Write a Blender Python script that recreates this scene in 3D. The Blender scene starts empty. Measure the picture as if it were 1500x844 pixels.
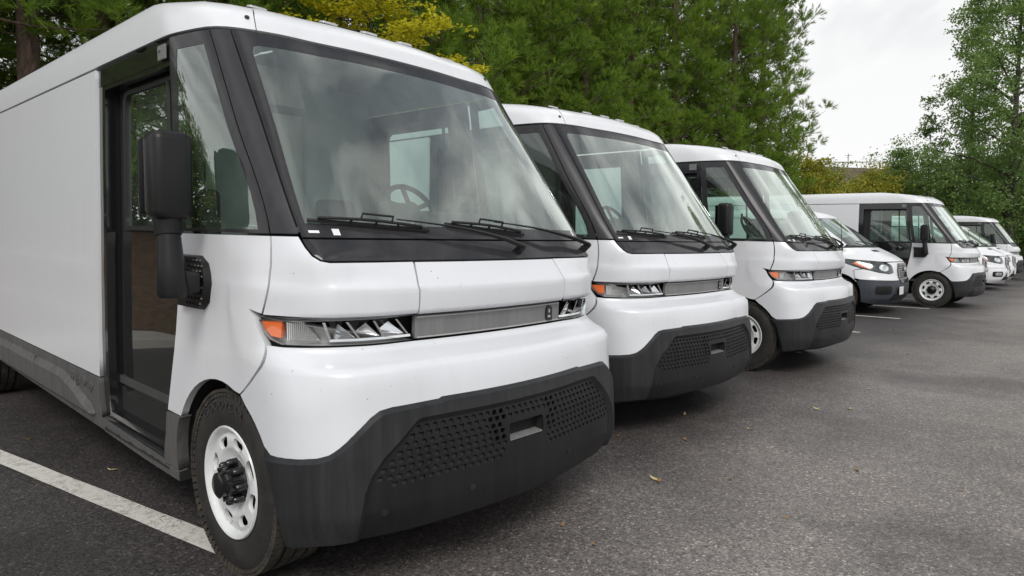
import bpy, math, random
import numpy as np
from mathutils import Vector, Matrix
from mathutils.geometry import delaunay_2d_cdt

random.seed(7)
rng = np.random.default_rng(11)
R = math.radians
SC = bpy.context.scene
COL = SC.collection

# ---------------------------------------------------------------- camera
CAM_H = 1.3355
cam_d = bpy.data.cameras.new('camera')
cam = bpy.data.objects.new('camera', cam_d)
COL.objects.link(cam)
SC.camera = cam
cam_d.sensor_width = 36.0
cam_d.lens = 983.6 / 1500 * 36.0
cam_d.clip_start = 0.05
cam_d.clip_end = 2000
cam.matrix_world = (Matrix.Translation((0, 0, CAM_H)) @ Matrix.Rotation(R(90 - 3.957), 4, 'X')
                    @ Matrix.Rotation(0.00634, 4, 'Z'))
SC.render.resolution_x = 1024
SC.render.resolution_y = 576

# ---------------------------------------------------------------- sky and sun
SUN_EL, SUN_AZ = R(44), R(176)        # azimuth: clockwise from +Y
world = bpy.data.worlds.new('World')
SC.world = world
world.use_nodes = True
wt = world.node_tree
wt.nodes.clear()
w_out = wt.nodes.new('ShaderNodeOutputWorld')
w_bg = wt.nodes.new('ShaderNodeBackground')
w_sky = wt.nodes.new('ShaderNodeTexSky')
w_sky.sky_type = 'NISHITA'
w_sky.sun_disc = False
w_sky.sun_elevation = SUN_EL
w_sky.sun_rotation = SUN_AZ
w_tc = wt.nodes.new('ShaderNodeTexCoord')
w_sep = wt.nodes.new('ShaderNodeSeparateXYZ')
wt.links.new(w_tc.outputs['Generated'], w_sep.inputs[0])
# project the view direction onto a cloud layer: p = dir.xy / (dir.z + .22)
w_add = wt.nodes.new('ShaderNodeMath'); w_add.operation = 'ADD'; w_add.inputs[1].default_value = 0.22
w_max = wt.nodes.new('ShaderNodeMath'); w_max.operation = 'MAXIMUM'; w_max.inputs[1].default_value = 0.0
wt.links.new(w_sep.outputs['Z'], w_max.inputs[0]); wt.links.new(w_max.outputs[0], w_add.inputs[0])
w_div = wt.nodes.new('ShaderNodeVectorMath'); w_div.operation = 'DIVIDE'
w_cmb = wt.nodes.new('ShaderNodeCombineXYZ')
for k in range(3): wt.links.new(w_add.outputs[0], w_cmb.inputs[k])
wt.links.new(w_tc.outputs['Generated'], w_div.inputs[0]); wt.links.new(w_cmb.outputs[0], w_div.inputs[1])
w_map = wt.nodes.new('ShaderNodeMapping'); w_map.inputs['Scale'].default_value = (2.4, 0.9, 0.8)
w_map.inputs['Rotation'].default_value = (0, 0, R(25))
wt.links.new(w_div.outputs[0], w_map.inputs[0])
w_n = wt.nodes.new('ShaderNodeTexNoise'); w_n.inputs['Scale'].default_value = 1.7
w_n.inputs['Detail'].default_value = 5; w_n.inputs['Roughness'].default_value = 0.5; w_n.inputs['Distortion'].default_value = 0.25
wt.links.new(w_map.outputs[0], w_n.inputs['Vector'])
w_r = wt.nodes.new('ShaderNodeValToRGB')
w_r.color_ramp.elements[0].position = 0.40; w_r.color_ramp.elements[0].color = (2.6, 3.1, 3.9, 1)
w_r.color_ramp.elements[1].position = 0.64; w_r.color_ramp.elements[1].color = (22, 21.7, 21.0, 1)
wt.links.new(w_n.outputs[0], w_r.inputs[0])
# towards the horizon the layer closes into one even bright veil
w_hz = wt.nodes.new('ShaderNodeMapRange'); w_hz.inputs[1].default_value = 0.20; w_hz.inputs[2].default_value = 0.75
wt.links.new(w_max.outputs[0], w_hz.inputs[0])
w_veil = wt.nodes.new('ShaderNodeMixRGB'); w_veil.inputs[1].default_value = (13.3, 13.2, 13.0, 1)
wt.links.new(w_hz.outputs[0], w_veil.inputs[0]); wt.links.new(w_r.outputs[0], w_veil.inputs[2])
w_mix = wt.nodes.new('ShaderNodeMixRGB'); w_mix.inputs[0].default_value = 0.88
wt.links.new(w_sky.outputs[0], w_mix.inputs[1]); wt.links.new(w_veil.outputs[0], w_mix.inputs[2])
w_bg.inputs['Strength'].default_value = 0.08
wt.links.new(w_mix.outputs[0], w_bg.inputs[0]); wt.links.new(w_bg.outputs[0], w_out.inputs[0])

sun_d = bpy.data.lights.new('sun', 'SUN')
sun_d.energy = 1.9
sun_d.angle = R(22)
sun_d.color = (1.0, 0.96, 0.9)
sun = bpy.data.objects.new('sun', sun_d)
COL.objects.link(sun)
sdir = Vector((math.sin(SUN_AZ) * math.cos(SUN_EL), math.cos(SUN_AZ) * math.cos(SUN_EL), math.sin(SUN_EL)))
sun.rotation_euler = sdir.to_track_quat('Z', 'Y').to_euler()

SC.view_settings.view_transform = 'Standard'
SC.view_settings.look = 'None'
SC.view_settings.exposure = 0.0
SC.view_settings.gamma = 1.0

# ---------------------------------------------------------------- materials
def new_mat(name):
    m = bpy.data.materials.new(name)
    m.use_nodes = True
    nt = m.node_tree
    return m, nt, nt.nodes['Principled BSDF']

def noise(nt, scale, detail=4, rough=0.55, vec=None, dist=0.0):
    n = nt.nodes.new('ShaderNodeTexNoise')
    n.inputs['Scale'].default_value = scale
    n.inputs['Detail'].default_value = detail
    n.inputs['Roughness'].default_value = rough
    n.inputs['Distortion'].default_value = dist
    if vec is not None: nt.links.new(vec, n.inputs['Vector'])
    return n.outputs[0]

def coords(nt, scale=(1, 1, 1), kind='Object'):
    tc = nt.nodes.new('ShaderNodeTexCoord')
    mp = nt.nodes.new('ShaderNodeMapping')
    mp.inputs['Scale'].default_value = scale
    nt.links.new(tc.outputs[kind], mp.inputs[0])
    return mp.outputs[0]

def ramp(nt, fac, stops):
    r = nt.nodes.new('ShaderNodeValToRGB')
    while len(r.color_ramp.elements) < len(stops): r.color_ramp.elements.new(0.5)
    for e, (p, c) in zip(r.color_ramp.elements, stops):
        e.position = p; e.color = tuple(c) + (1,) if len(c) == 3 else c
    nt.links.new(fac, r.inputs[0])
    return r.outputs[0]

def mixc(nt, fac, a, b, mode='MIX'):
    m = nt.nodes.new('ShaderNodeMixRGB'); m.blend_type = mode
    for s, v in ((0, fac), (1, a), (2, b)):
        if isinstance(v, bpy.types.NodeSocket): nt.links.new(v, m.inputs[s])
        else: m.inputs[s].default_value = v if s == 0 else tuple(v) + (1,)
    return m.outputs[0]

def bump(nt, b, h, strength, dist=0.01):
    n = nt.nodes.new('ShaderNodeBump')
    n.inputs['Strength'].default_value = strength
    n.inputs['Distance'].default_value = dist
    nt.links.new(h, n.inputs['Height'])
    nt.links.new(n.outputs[0], b.inputs['Normal'])
    return n

def g3(v): return (v, v, v)

def mat_paint(name, col, specks=False):
    m, nt, b = new_mat(name)
    v = coords(nt, (1, 1, 1))
    vs = coords(nt, (26, 26, 1.1))
    streak = noise(nt, 1.0, 5, 0.6, vs)
    patch = noise(nt, 1.3, 4, 0.6, v)
    f = nt.nodes.new('ShaderNodeMath'); f.operation = 'MULTIPLY'
    nt.links.new(ramp(nt, streak, [(0.42, g3(0)), (0.8, g3(1))]), f.inputs[0])
    nt.links.new(ramp(nt, patch, [(0.4, g3(0.1)), (0.75, g3(0.55))]), f.inputs[1])
    c = mixc(nt, f.outputs[0], col, (col[0] * .86, col[1] * .85, col[2] * .83))
    if specks:
        vo = nt.nodes.new('ShaderNodeTexVoronoi'); vo.inputs['Scale'].default_value = 24
        nt.links.new(v, vo.inputs['Vector'])
        sp = ramp(nt, vo.outputs['Distance'], [(0.045, g3(1)), (0.085, g3(0))])
        pk = ramp(nt, noise(nt, 6.5, 3, 0.6, v), [(0.50, g3(0)), (0.60, g3(0.85))])
        q = nt.nodes.new('ShaderNodeMath'); q.operation = 'MULTIPLY'
        nt.links.new(sp, q.inputs[0]); nt.links.new(pk, q.inputs[1])
        c = mixc(nt, q.outputs[0], c, (0.12, 0.09, 0.06))
    nt.links.new(c, b.inputs['Base Color'])
    b.inputs['Roughness'].default_value = 0.34
    b.inputs['Coat Weight'].default_value = 0.45
    b.inputs['Coat Roughness'].default_value = 0.17
    h = noise(nt, 3.0, 2, 0.4, v)
    bump(nt, b, h, 0.06, 0.02)
    return m

def mat_plastic(name, col, rough=0.5, streaks=0.5, bs=0.12, scale=160):
    m, nt, b = new_mat(name)
    v = coords(nt, (1, 1, 1)); vs = coords(nt, (20, 20, 1.2))
    s = ramp(nt, noise(nt, 1.2, 6, 0.65, vs), [(0.4, g3(0)), (0.8, g3(streaks))])
    p = ramp(nt, noise(nt, 2.2, 5, 0.65, v), [(0.42, g3(0)), (0.75, g3(streaks))])
    c = mixc(nt, s, col, [x * 1.8 + 0.02 for x in col])
    c = mixc(nt, p, c, [x * 1.35 + 0.012 for x in col])
    nt.links.new(c, b.inputs['Base Color'])
    b.inputs['Roughness'].default_value = rough
    b.inputs['Specular IOR Level'].default_value = 0.3
    bump(nt, b, noise(nt, scale, 2, 0.5, v), bs, 0.002)
    return m

def mat_simple(name, col, rough=0.5, metal=0.0, coat=0.0):
    m, nt, b = new_mat(name)
    v = coords(nt)
    c = mixc(nt, ramp(nt, noise(nt, 7, 4, 0.6, v), [(0.35, g3(0)), (0.75, g3(1))]), col, [x * 0.82 for x in col])
    nt.links.new(c, b.inputs['Base Color'])
    b.inputs['Roughness'].default_value = rough
    b.inputs['Metallic'].default_value = metal
    b.inputs['Coat Weight'].default_value = coat
    return m

def mat_glass(name, tint, dust=0.06, dustc=(0.5, 0.52, 0.5), ior=1.5, spec=(1, 1, 1)):
    """thin automotive glass: tinted see-through + mirror by Fresnel + a film of dust"""
    m = bpy.data.materials.new(name); m.use_nodes = True
    nt = m.node_tree; nt.nodes.clear()
    o = nt.nodes.new('ShaderNodeOutputMaterial')
    tr = nt.nodes.new('ShaderNodeBsdfTransparent'); tr.inputs[0].default_value = tuple(tint) + (1,)
    gl = nt.nodes.new('ShaderNodeBsdfGlossy'); gl.inputs['Roughness'].default_value = 0.0
    gl.inputs['Color'].default_value = (.93, 1.0, .96, 1)
    fr = nt.nodes.new('ShaderNodeFresnel'); fr.inputs[0].default_value = ior
    df = nt.nodes.new('ShaderNodeBsdfDiffuse'); df.inputs[0].default_value = tuple(dustc) + (1,)
    mx1 = nt.nodes.new('ShaderNodeMixShader'); mx2 = nt.nodes.new('ShaderNodeMixShader')
    v = coords(nt, (3, 3, 1.2))
    d = ramp(nt, noise(nt, 1.5, 5, 0.6, v), [(0.3, g3(dust * 0.5)), (0.75, g3(dust * 1.6))])
    nt.links.new(d, mx2.inputs[0])
    geo = nt.nodes.new('ShaderNodeNewGeometry')
    mul = nt.nodes.new('ShaderNodeMath'); mul.operation = 'MULTIPLY_ADD'; mul.inputs[1].default_value = 2.8; mul.inputs[2].default_value = 0.02
    mul.use_clamp = True
    nt.links.new(fr.outputs[0], mul.inputs[0])
    # both faces of the pane reflect the same way
    inv = nt.nodes.new('ShaderNodeMath'); inv.operation = 'SUBTRACT'; inv.inputs[0].default_value = 1.0
    nt.links.new(geo.outputs['Backfacing'], inv.inputs[1])
    m2 = nt.nodes.new('ShaderNodeMath'); m2.operation = 'MULTIPLY'
    nt.links.new(mul.outputs[0], m2.inputs[0]); nt.links.new(inv.outputs[0], m2.inputs[1])
    nt.links.new(m2.outputs[0], mx1.inputs[0])
    nt.links.new(tr.outputs[0], mx1.inputs[1]); nt.links.new(gl.outputs[0], mx1.inputs[2])
    nt.links.new(mx1.outputs[0], mx2.inputs[1]); nt.links.new(df.outputs[0], mx2.inputs[2])
    nt.links.new(mx2.outputs[0], o.inputs[0])
    return m

M = {}
M['white'] = mat_paint('van_white_paint', (0.72, 0.735, 0.77))
M['white_front'] = mat_paint('van_white_paint_bugs', (0.68, 0.70, 0.74), True)
M['plastic'] = mat_plastic('grey_bumper_plastic', (0.016, 0.017, 0.019), 0.48)
M['insert'] = mat_plastic('dark_insert_plastic', (0.007, 0.007, 0.008), 0.52, 0.25, 0.25, 220)
M['skirt'] = mat_plastic('dirty_skirt_plastic', (0.075, 0.074, 0.073), 0.62, 0.9)
M['black_gloss'] = mat_simple('black_gloss_trim', (0.012, 0.012, 0.014), 0.12, 0, 0.5)
M['pillar'] = mat_plastic('pillar_trim', (0.03, 0.03, 0.034), 0.30, 0.25, 0.02)
M['frit'] = mat_plastic('black_glass_border', (0.03, 0.03, 0.033), 0.10, 0.25, 0.0)
M['black'] = mat_simple('black_rubber', (0.012, 0.012, 0.013), 0.6)
M['mirror_plastic'] = mat_plastic('mirror_plastic', (0.008, 0.008, 0.009), 0.38, 0.2, 0.25, 300)
M['liner'] = mat_simple('dark_liner', (0.01, 0.01, 0.01), 0.9)
M['chrome'] = mat_simple('reflector_chrome', (0.85, 0.86, 0.88), 0.12, 1.0)
M['lamp_grey'] = mat_simple('lamp_housing', (0.52, 0.52, 0.53), 0.3, 0.35)
M['lamp_dark'] = mat_simple('lamp_dark', (0.03, 0.03, 0.032), 0.15, 0.3)
M['orange'] = mat_simple('turn_signal_orange', (0.82, 0.14, 0.006), 0.25, 0, 0.6)
M['bar'] = mat_plastic('satin_grey_bar', (0.16, 0.162, 0.165), 0.32, 0.4, 0.02)
M['bar_edge'] = mat_simple('bar_light_edge', (0.42, 0.42, 0.42), 0.35)
M['glass'] = mat_glass('windshield_glass', (0.72, 0.83, 0.79), 0.08, (0.66, 0.70, 0.65))
M['side_glass'] = mat_glass('side_window_glass', (0.66, 0.82, 0.75), 0.02)
M['lens'] = mat_glass('lamp_lens', (0.96, 0.97, 0.97), 0.02, ior=1.25)
M['door_glass'] = mat_simple('dark_door_glass', (0.010, 0.012, 0.012), 0.03, 0, 1.0)
M['metal'] = mat_simple('worn_aluminium', (0.5, 0.51, 0.52), 0.4, 0.9)
M['rim'] = mat_simple('rim_white_paint', (0.72, 0.74, 0.74), 0.3, 0, 0.3)
M['hub'] = mat_simple('hub_black', (0.008, 0.008, 0.009), 0.22, 0, 0.4)
M['interior_dark'] = mat_simple('interior_dark', (0.05, 0.053, 0.052), 0.7)
M['interior_grey'] = mat_simple('interior_grey', (0.30, 0.32, 0.31), 0.7)
M['interior_pale'] = mat_simple('interior_pale', (0.60, 0.62, 0.60), 0.6)
M['sticker'] = mat_simple('white_sticker', (0.8, 0.8, 0.8), 0.5)
M['brake'] = mat_simple('brake_disc', (0.05, 0.05, 0.055), 0.6, 0.3)

def mat_tyre():
    m, nt, b = new_mat('tyre_rubber')
    v = coords(nt)
    n = noise(nt, 9, 6, 0.7, v)
    c = mixc(nt, ramp(nt, n, [(0.4, g3(0)), (0.75, g3(1))]), (0.013, 0.0125, 0.012), (0.036, 0.032, 0.027))
    nt.links.new(c, b.inputs['Base Color'])
    b.inputs['Roughness'].default_value = 0.72
    bump(nt, b, noise(nt, 90, 3, 0.6, v), 0.25, 0.003)
    return m
M['tyre'] = mat_tyre()
M['tyre_text'] = mat_simple('tyre_raised_letter', (0.045, 0.044, 0.043), 0.55)

def mat_tread():
    m, nt, b = new_mat('tread_rubber')
    v = coords(nt)
    n = noise(nt, 12, 6, 0.75, v)
    c = mixc(nt, ramp(nt, n, [(0.42, g3(0)), (0.72, g3(1))]), (0.022, 0.021, 0.019), (0.085, 0.068, 0.048))
    nt.links.new(c, b.inputs['Base Color'])
    b.inputs['Roughness'].default_value = 0.85
    return m
M['tread'] = mat_tread()

# ---------------------------------------------------------------- object helpers
SHEAR = [0.0]          # body rake: z -= k * y, set while a raked body is built

def link_mesh(name, verts, faces, mat, parent=None, smooth=False, normals=None):
    v = np.array(verts, dtype=np.float64).reshape(-1, 3)
    if SHEAR[0]:
        v = v.copy(); v[:, 2] -= SHEAR[0] * v[:, 1]
    me = bpy.data.meshes.new(name)
    me.from_pydata(v.tolist(), [], [tuple(int(i) for i in f) for f in faces])
    if smooth or normals is not None:
        me.polygons.foreach_set('use_smooth', [True] * len(me.polygons))
    me.update()
    if normals is not None:
        me.normals_split_custom_set_from_vertices([tuple(n) for n in normals])
    me.materials.append(mat)
    o = bpy.data.objects.new(name, me)
    COL.objects.link(o)
    if parent is not None: o.parent = parent
    return o

def tag(o, label=None, cat=None, group=None, kind=None):
    if label: o['label'] = label
    if cat: o['category'] = cat
    if group: o['group'] = group
    if kind: o['kind'] = kind
    return o

def empty(name, loc=(0, 0, 0), rz=0.0, scale=1.0):
    o = bpy.data.objects.new(name, None)
    o.empty_display_size = 0.3
    o.location = loc; o.rotation_euler = (0, 0, rz); o.scale = (scale,) * 3
    COL.objects.link(o)
    return o

def copy_tree(o, parent=None):
    c = o.copy(); COL.objects.link(c)
    if parent is not None: c.parent = parent
    for ch in list(o.children): copy_tree(ch, c)
    return c

class MB:
    """collects simple solids into one mesh"""
    def __init__(s): s.v = []; s.f = []
    def add(s, verts, faces):
        n = len(s.v); s.v += [tuple(p) for p in verts]; s.f += [tuple(i + n for i in f) for f in faces]; return s
    def box(s, c, d, bev=0.0, rot=None):
        hx, hy, hz = d[0] / 2, d[1] / 2, d[2] / 2
        b = min(bev, hx * .9, hy * .9, hz * .9)
        vs = []; fs = []
        if b <= 0:
            P = [(sx * hx, sy * hy, sz * hz) for sx in (-1, 1) for sy in (-1, 1) for sz in (-1, 1)]
            F = [(0, 1, 3, 2), (4, 6, 7, 5), (0, 4, 5, 1), (2, 3, 7, 6), (0, 2, 6, 4), (1, 5, 7, 3)]
        else:
            # chamfered box: rounded rectangle rings
            def ring(rx, ry, z, r):
                o = []
                for (cx, cy, a0) in ((rx - r, ry - r, 0), (-rx + r, ry - r, 90), (-rx + r, -ry + r, 180), (rx - r, -ry + r, 270)):
                    for k in range(4):
                        a = R(a0 + 30 * k); o.append((cx + r * math.cos(a), cy + r * math.sin(a), z))
                return o
            rings = []
            for k in range(4):
                a = R(30 * k); ins = b * (1 - math.sin(a)); zz = -hz + b * (1 - math.cos(a))
                rings.append(ring(hx - ins, hy - ins, zz, max(b - ins, 1e-4)))
            for k in (3, 2, 1, 0):
                a = R(30 * k); ins = b * (1 - math.sin(a)); zz = hz - b * (1 - math.cos(a))
                rings.append(ring(hx - ins, hy - ins, zz, max(b - ins, 1e-4)))
            P = [p for r in rings for p in r]; n = 16; F = [tuple(range(n - 1, -1, -1)), tuple(range(len(P) - n, len(P)))]
            for i in range(len(rings) - 1):
                for j in range(n):
                    F.append((i * n + j, i * n + (j + 1) % n, (i + 1) * n + (j + 1) % n, (i + 1) * n + j))
        Mx = Matrix.Translation(c) @ (rot.to_4x4() if rot is not None else Matrix.Identity(4))
        return s.add([Mx @ Vector(p) for p in P], F)
    def tube(s, pts, rad, n=8, caps=True, flat=1.0):
        pts = [Vector(p) for p in pts]
        if not hasattr(rad, '__len__'): rad = [rad] * len(pts)
        P = []; F = []; up = None
        for i, p in enumerate(pts):
            d = (pts[min(i + 1, len(pts) - 1)] - pts[max(i - 1, 0)]).normalized()
            if up is None: up = Vector((0, 0, 1)) if abs(d.z) < 0.9 else Vector((1, 0, 0))
            u = d.cross(up).normalized(); w = u.cross(d).normalized(); up = w
            for k in range(n):
                a = 2 * math.pi * k / n
                P.append(p + (u * math.cos(a) + w * math.sin(a) * flat) * rad[i])
        for i in range(len(pts) - 1):
            for k in range(n):
                F.append((i * n + k, i * n + (k + 1) % n, (i + 1) * n + (k + 1) % n, (i + 1) * n + k))
        if caps:
            F.append(tuple(range(n - 1, -1, -1))); F.append(tuple(range(len(P) - n, len(P))))
        return s.add(P, F)
    def lathe(s, prof, n=32, axis='x', c=(0, 0, 0), close=False):
        """prof: list of (radius, along); axis of revolution x"""
        P = []; F = []; m = len(prof)
        for k in range(n):
            a = 2 * math.pi * k / n
            for r, h in prof:
                q = (h, r * math.cos(a), r * math.sin(a)) if axis == 'x' else (r * math.cos(a), r * math.sin(a), h)
                P.append((q[0] + c[0], q[1] + c[1], q[2] + c[2]))
        for k in range(n):
            for j in range(m - 1):
                F.append((k * m + j, k * m + j + 1, ((k + 1) % n) * m + j + 1, ((k + 1) % n) * m + j))
        return s.add(P, F)
    def prism(s, poly, d0, d1, plane='xz'):
        """extrude a 2-D polygon between two depths"""
        n = len(poly); P = []
        for d in (d0, d1):
            for (u, w) in poly:
                P.append({'xz': (u, d, w), 'yz': (d, u, w), 'xy': (u, w, d)}[plane])
        F = [tuple(range(n)), tuple(range(2 * n - 1, n - 1, -1))]
        for k in range(n): F.append((k, (k + 1) % n, n + (k + 1) % n, n + k))
        return s.add(P, F)
    def build(s, name, mat, parent=None, smooth=False, angle=35):
        o = link_mesh(name, s.v, s.f, mat, parent)
        me = o.data
        import bmesh
        bm = bmesh.new(); bm.from_mesh(me)
        bmesh.ops.recalc_face_normals(bm, faces=bm.faces)
        bm.to_mesh(me); bm.free()
        if smooth:
            me.polygons.foreach_set('use_smooth', [True] * len(me.polygons))
            try: me.set_sharp_from_angle(angle=R(angle))
            except Exception: pass
        return o

# ---------------------------------------------------------------- lofted vehicle skin
def pchip_slopes(x, y):
    """x [n], y [..., n, k]-like with axis 0 = n"""
    h = np.diff(x); d = np.diff(y, axis=0) / h.reshape(-1, *([1] * (y.ndim - 1)))
    m = np.zeros_like(y)
    m[0] = d[0]; m[-1] = d[-1]
    hl = h[:-1].reshape(-1, *([1] * (y.ndim - 1))); hr = h[1:].reshape(-1, *([1] * (y.ndim - 1)))
    w1 = 2 * hr + hl; w2 = hr + 2 * hl
    a = d[:-1]; b = d[1:]
    with np.errstate(divide='ignore', invalid='ignore'):
        mm = (w1 + w2) / (w1 / a + w2 / b)
    mm = np.where((a * b > 0) & np.isfinite(mm), mm, 0)
    m[1:-1] = mm
    return m

def hermite(x0, x1, y0, y1, m0, m1, x):
    h = x1 - x0; s = (x - x0) / h
    s2 = s * s; s3 = s2 * s
    return (2 * s3 - 3 * s2 + 1) * y0 + (s3 - 2 * s2 + s) * h * m0 + (-2 * s3 + 3 * s2) * y1 + (s3 - s2) * h * m1

class Loft:
    def __init__(s, A, levels):
        s.A = np.array(A, float)
        s.T = np.array([l[0] for l in levels], float)
        V = []
        for l in levels:
            row = []
            for q in l[1]:
                row.append((q[0], q[1], q[2] if len(q) > 2 else l[0]))
            V.append(row)
        s.V = np.array(V)                      # [L, N, 3]
        s.mt = pchip_slopes(s.T, s.V)
    def at(s, a, t):
        a = np.atleast_1d(np.asarray(a, float)); t = np.atleast_1d(np.asarray(t, float))
        a, t = np.broadcast_arrays(a, t)
        sg = np.where(a < 0, -1.0, 1.0); aa = np.clip(np.abs(a), s.A[0], s.A[-1])
        tt = np.clip(t, s.T[0], s.T[-1])
        i = np.clip(np.searchsorted(s.T, tt, side='right') - 1, 0, len(s.T) - 2)
        r = lambda q: q.reshape(-1, 1, 1)
        W = hermite(r(s.T[i]), r(s.T[i + 1]), s.V[i], s.V[i + 1], s.mt[i], s.mt[i + 1], r(tt))   # [P,N,3]
        Wn = np.swapaxes(W, 0, 1)
        # smooth (Catmull) slopes along a, limited
        m = np.zeros_like(Wn)
        h = np.diff(s.A).reshape(-1, 1, 1); d = np.diff(Wn, axis=0) / h
        m[1:-1] = (d[:-1] * h[1:] + d[1:] * h[:-1]) / (h[1:] + h[:-1])
        lo = 3 * np.minimum(np.abs(d[:-1]), np.abs(d[1:]))
        m[1:-1] = np.sign(m[1:-1]) * np.minimum(np.abs(m[1:-1]), np.maximum(lo, 1e-9))
        m[0] = 0; m[0, :, 0] = d[0, :, 0]; m[-1] = d[-1]
        j = np.clip(np.searchsorted(s.A, aa, side='right') - 1, 0, len(s.A) - 2)
        k = np.arange(len(aa)); c = lambda q: q.reshape(-1, 1)
        out = hermite(c(s.A[j]), c(s.A[j + 1]), Wn[j, k], Wn[j + 1, k], m[j, k], m[j + 1, k], c(aa))
        out[:, 0] *= sg
        return out
    def normal(s, a, t):
        e = 0.004
        a = np.atleast_1d(np.asarray(a, float)); t = np.atleast_1d(np.asarray(t, float))
        a, t = np.broadcast_arrays(a, t)
        t0 = np.clip(t - e, s.T[0], s.T[-1]); t1 = np.clip(t + e, s.T[0], s.T[-1])
        a0 = np.clip(a - e, -s.A[-1], s.A[-1]); a1 = np.clip(a + e, -s.A[-1], s.A[-1])
        da = s.at(a1, t) - s.at(a0, t); dt = s.at(a, t1) - s.at(a, t0)
        n = np.cross(da, dt)
        # a runs +x at the front (facing +y): dt x da points outward
        n = -n
        # sign: at the front centre the outward normal is +y
        l = np.linalg.norm(n, axis=1, keepdims=True); l[l < 1e-12] = 1
        return -n * (-1) / l * 1.0
    def p(s, a, t, off=0.0):
        q = s.at(a, t)
        if off: q = q + s.normal(a, t) * off
        return q
    def X(s, x, t):
        lo, hi = 0.0, 1.05
        sg = -1 if x < 0 else 1; x = abs(x)
        for _ in range(26):
            m = (lo + hi) / 2
            if s.at(m, t)[0, 0] < x: lo = m
            else: hi = m
        return sg * lo
    def Y(s, y, t):
        lo, hi = 0.0, float(s.A[-1])
        for _ in range(28):
            m = (lo + hi) / 2
            if s.at(m, t)[0, 1] > y: lo = m
            else: hi = m
        return lo

def densify(poly, step):
    out = []
    n = len(poly)
    for i in range(n):
        p = np.array(poly[i], float); q = np.array(poly[(i + 1) % n], float)
        k = max(1, int(math.ceil(np.linalg.norm(q - p) / step)))
        for j in range(k): out.append(tuple(p + (q - p) * j / k))
    return out

def area2(poly):
    p = np.array(poly); x, y = p[:, 0], p[:, 1]
    return float(np.sum(x * np.roll(y, -1) - np.roll(x, -1) * y)) / 2

def inset(poly, d):
    """move the outline inwards by d"""
    p = np.array(poly, float)
    if area2(poly) < 0: d = -d
    e = np.roll(p, -1, 0) - p; l = np.linalg.norm(e, axis=1, keepdims=True); l[l < 1e-9] = 1
    nrm = np.stack([-e[:, 1], e[:, 0]], 1) / l
    b = nrm + np.roll(nrm, 1, 0)
    bl = np.sum(b * np.roll(nrm, 1, 0), 1, keepdims=True); bl = np.maximum(bl, 0.35)
    return [tuple(q) for q in (p + b / bl * d)]

def inside(pts, poly):
    x, y = pts[:, 0], pts[:, 1]; r = np.zeros(len(pts), bool)
    n = len(poly)
    for i in range(n):
        x0, y0 = poly[i]; x1, y1 = poly[(i + 1) % n]
        if y0 == y1: continue
        c = ((y0 > y) != (y1 > y)) & (x < (x1 - x0) * (y - y0) / (y1 - y0) + x0)
        r ^= c
    return r

def dist_to(pts, poly):
    best = np.full(len(pts), 1e9)
    n = len(poly)
    for i in range(n):
        a = np.array(poly[i]); b = np.array(poly[(i + 1) % n]); e = b - a; L = max(e @ e, 1e-12)
        t = np.clip(((pts - a) @ e) / L, 0, 1)
        best = np.minimum(best, np.linalg.norm(pts - (a + t[:, None] * e), axis=1))
    return best

def cdt(outer, holes=(), step=(0.05, 0.05), rows=(), maxseg=None):
    ms = maxseg or min(step) * 1.2
    loops = [densify(outer, ms)] + [densify(h, ms) for h in holes]
    pts = []; edges = []
    for lp in loops:
        n0 = len(pts); pts += lp
        edges += [(n0 + i, n0 + (i + 1) % len(lp)) for i in range(len(lp))]
    nb = len(pts)
    o = np.array(outer); lo = o.min(0); hi = o.max(0)
    us = np.linspace(lo[0], hi[0], max(2, int((hi[0] - lo[0]) / step[0]) + 2))[1:-1]
    ws = list(np.linspace(lo[1], hi[1], max(2, int((hi[1] - lo[1]) / step[1]) + 2))[1:-1])
    ws = sorted(ws + [r for r in rows if lo[1] < r < hi[1]])
    keep = []
    for w in ws:
        if not keep or w - keep[-1] > 0.006: keep.append(w)
    if len(us) and len(keep):
        G = np.array([(u, w) for w in keep for u in us])
        m = inside(G, loops[0])
        for h in loops[1:]: m &= ~inside(G, h)
        G = G[m]
        if len(G):
            dmin = np.full(len(G), 1e9)
            for lp in loops: dmin = np.minimum(dmin, dist_to(G, lp))
            G = G[dmin > min(step) * 0.3]
            pts += [tuple(g) for g in G]
    vo, eo, fo, *_ = delaunay_2d_cdt([Vector(p) for p in pts], edges, [], 0, 1e-7, True)
    V = np.array([(v.x, v.y) for v in vo])
    F = np.array([tuple(f) for f in fo if len(f) == 3])
    cen = V[F].mean(1)
    m = inside(cen, loops[0])
    for h in loops[1:]: m &= ~inside(cen, h)
    F = F[m]
    A = V[F]; ar = (A[:, 1, 0] - A[:, 0, 0]) * (A[:, 2, 1] - A[:, 0, 1]) - (A[:, 2, 0] - A[:, 0, 0]) * (A[:, 1, 1] - A[:, 0, 1])
    F = F[np.abs(ar) > 1e-9]; ar = ar[np.abs(ar) > 1e-9]
    F[ar < 0] = F[ar < 0][:, ::-1]
    return V, F, loops

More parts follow.
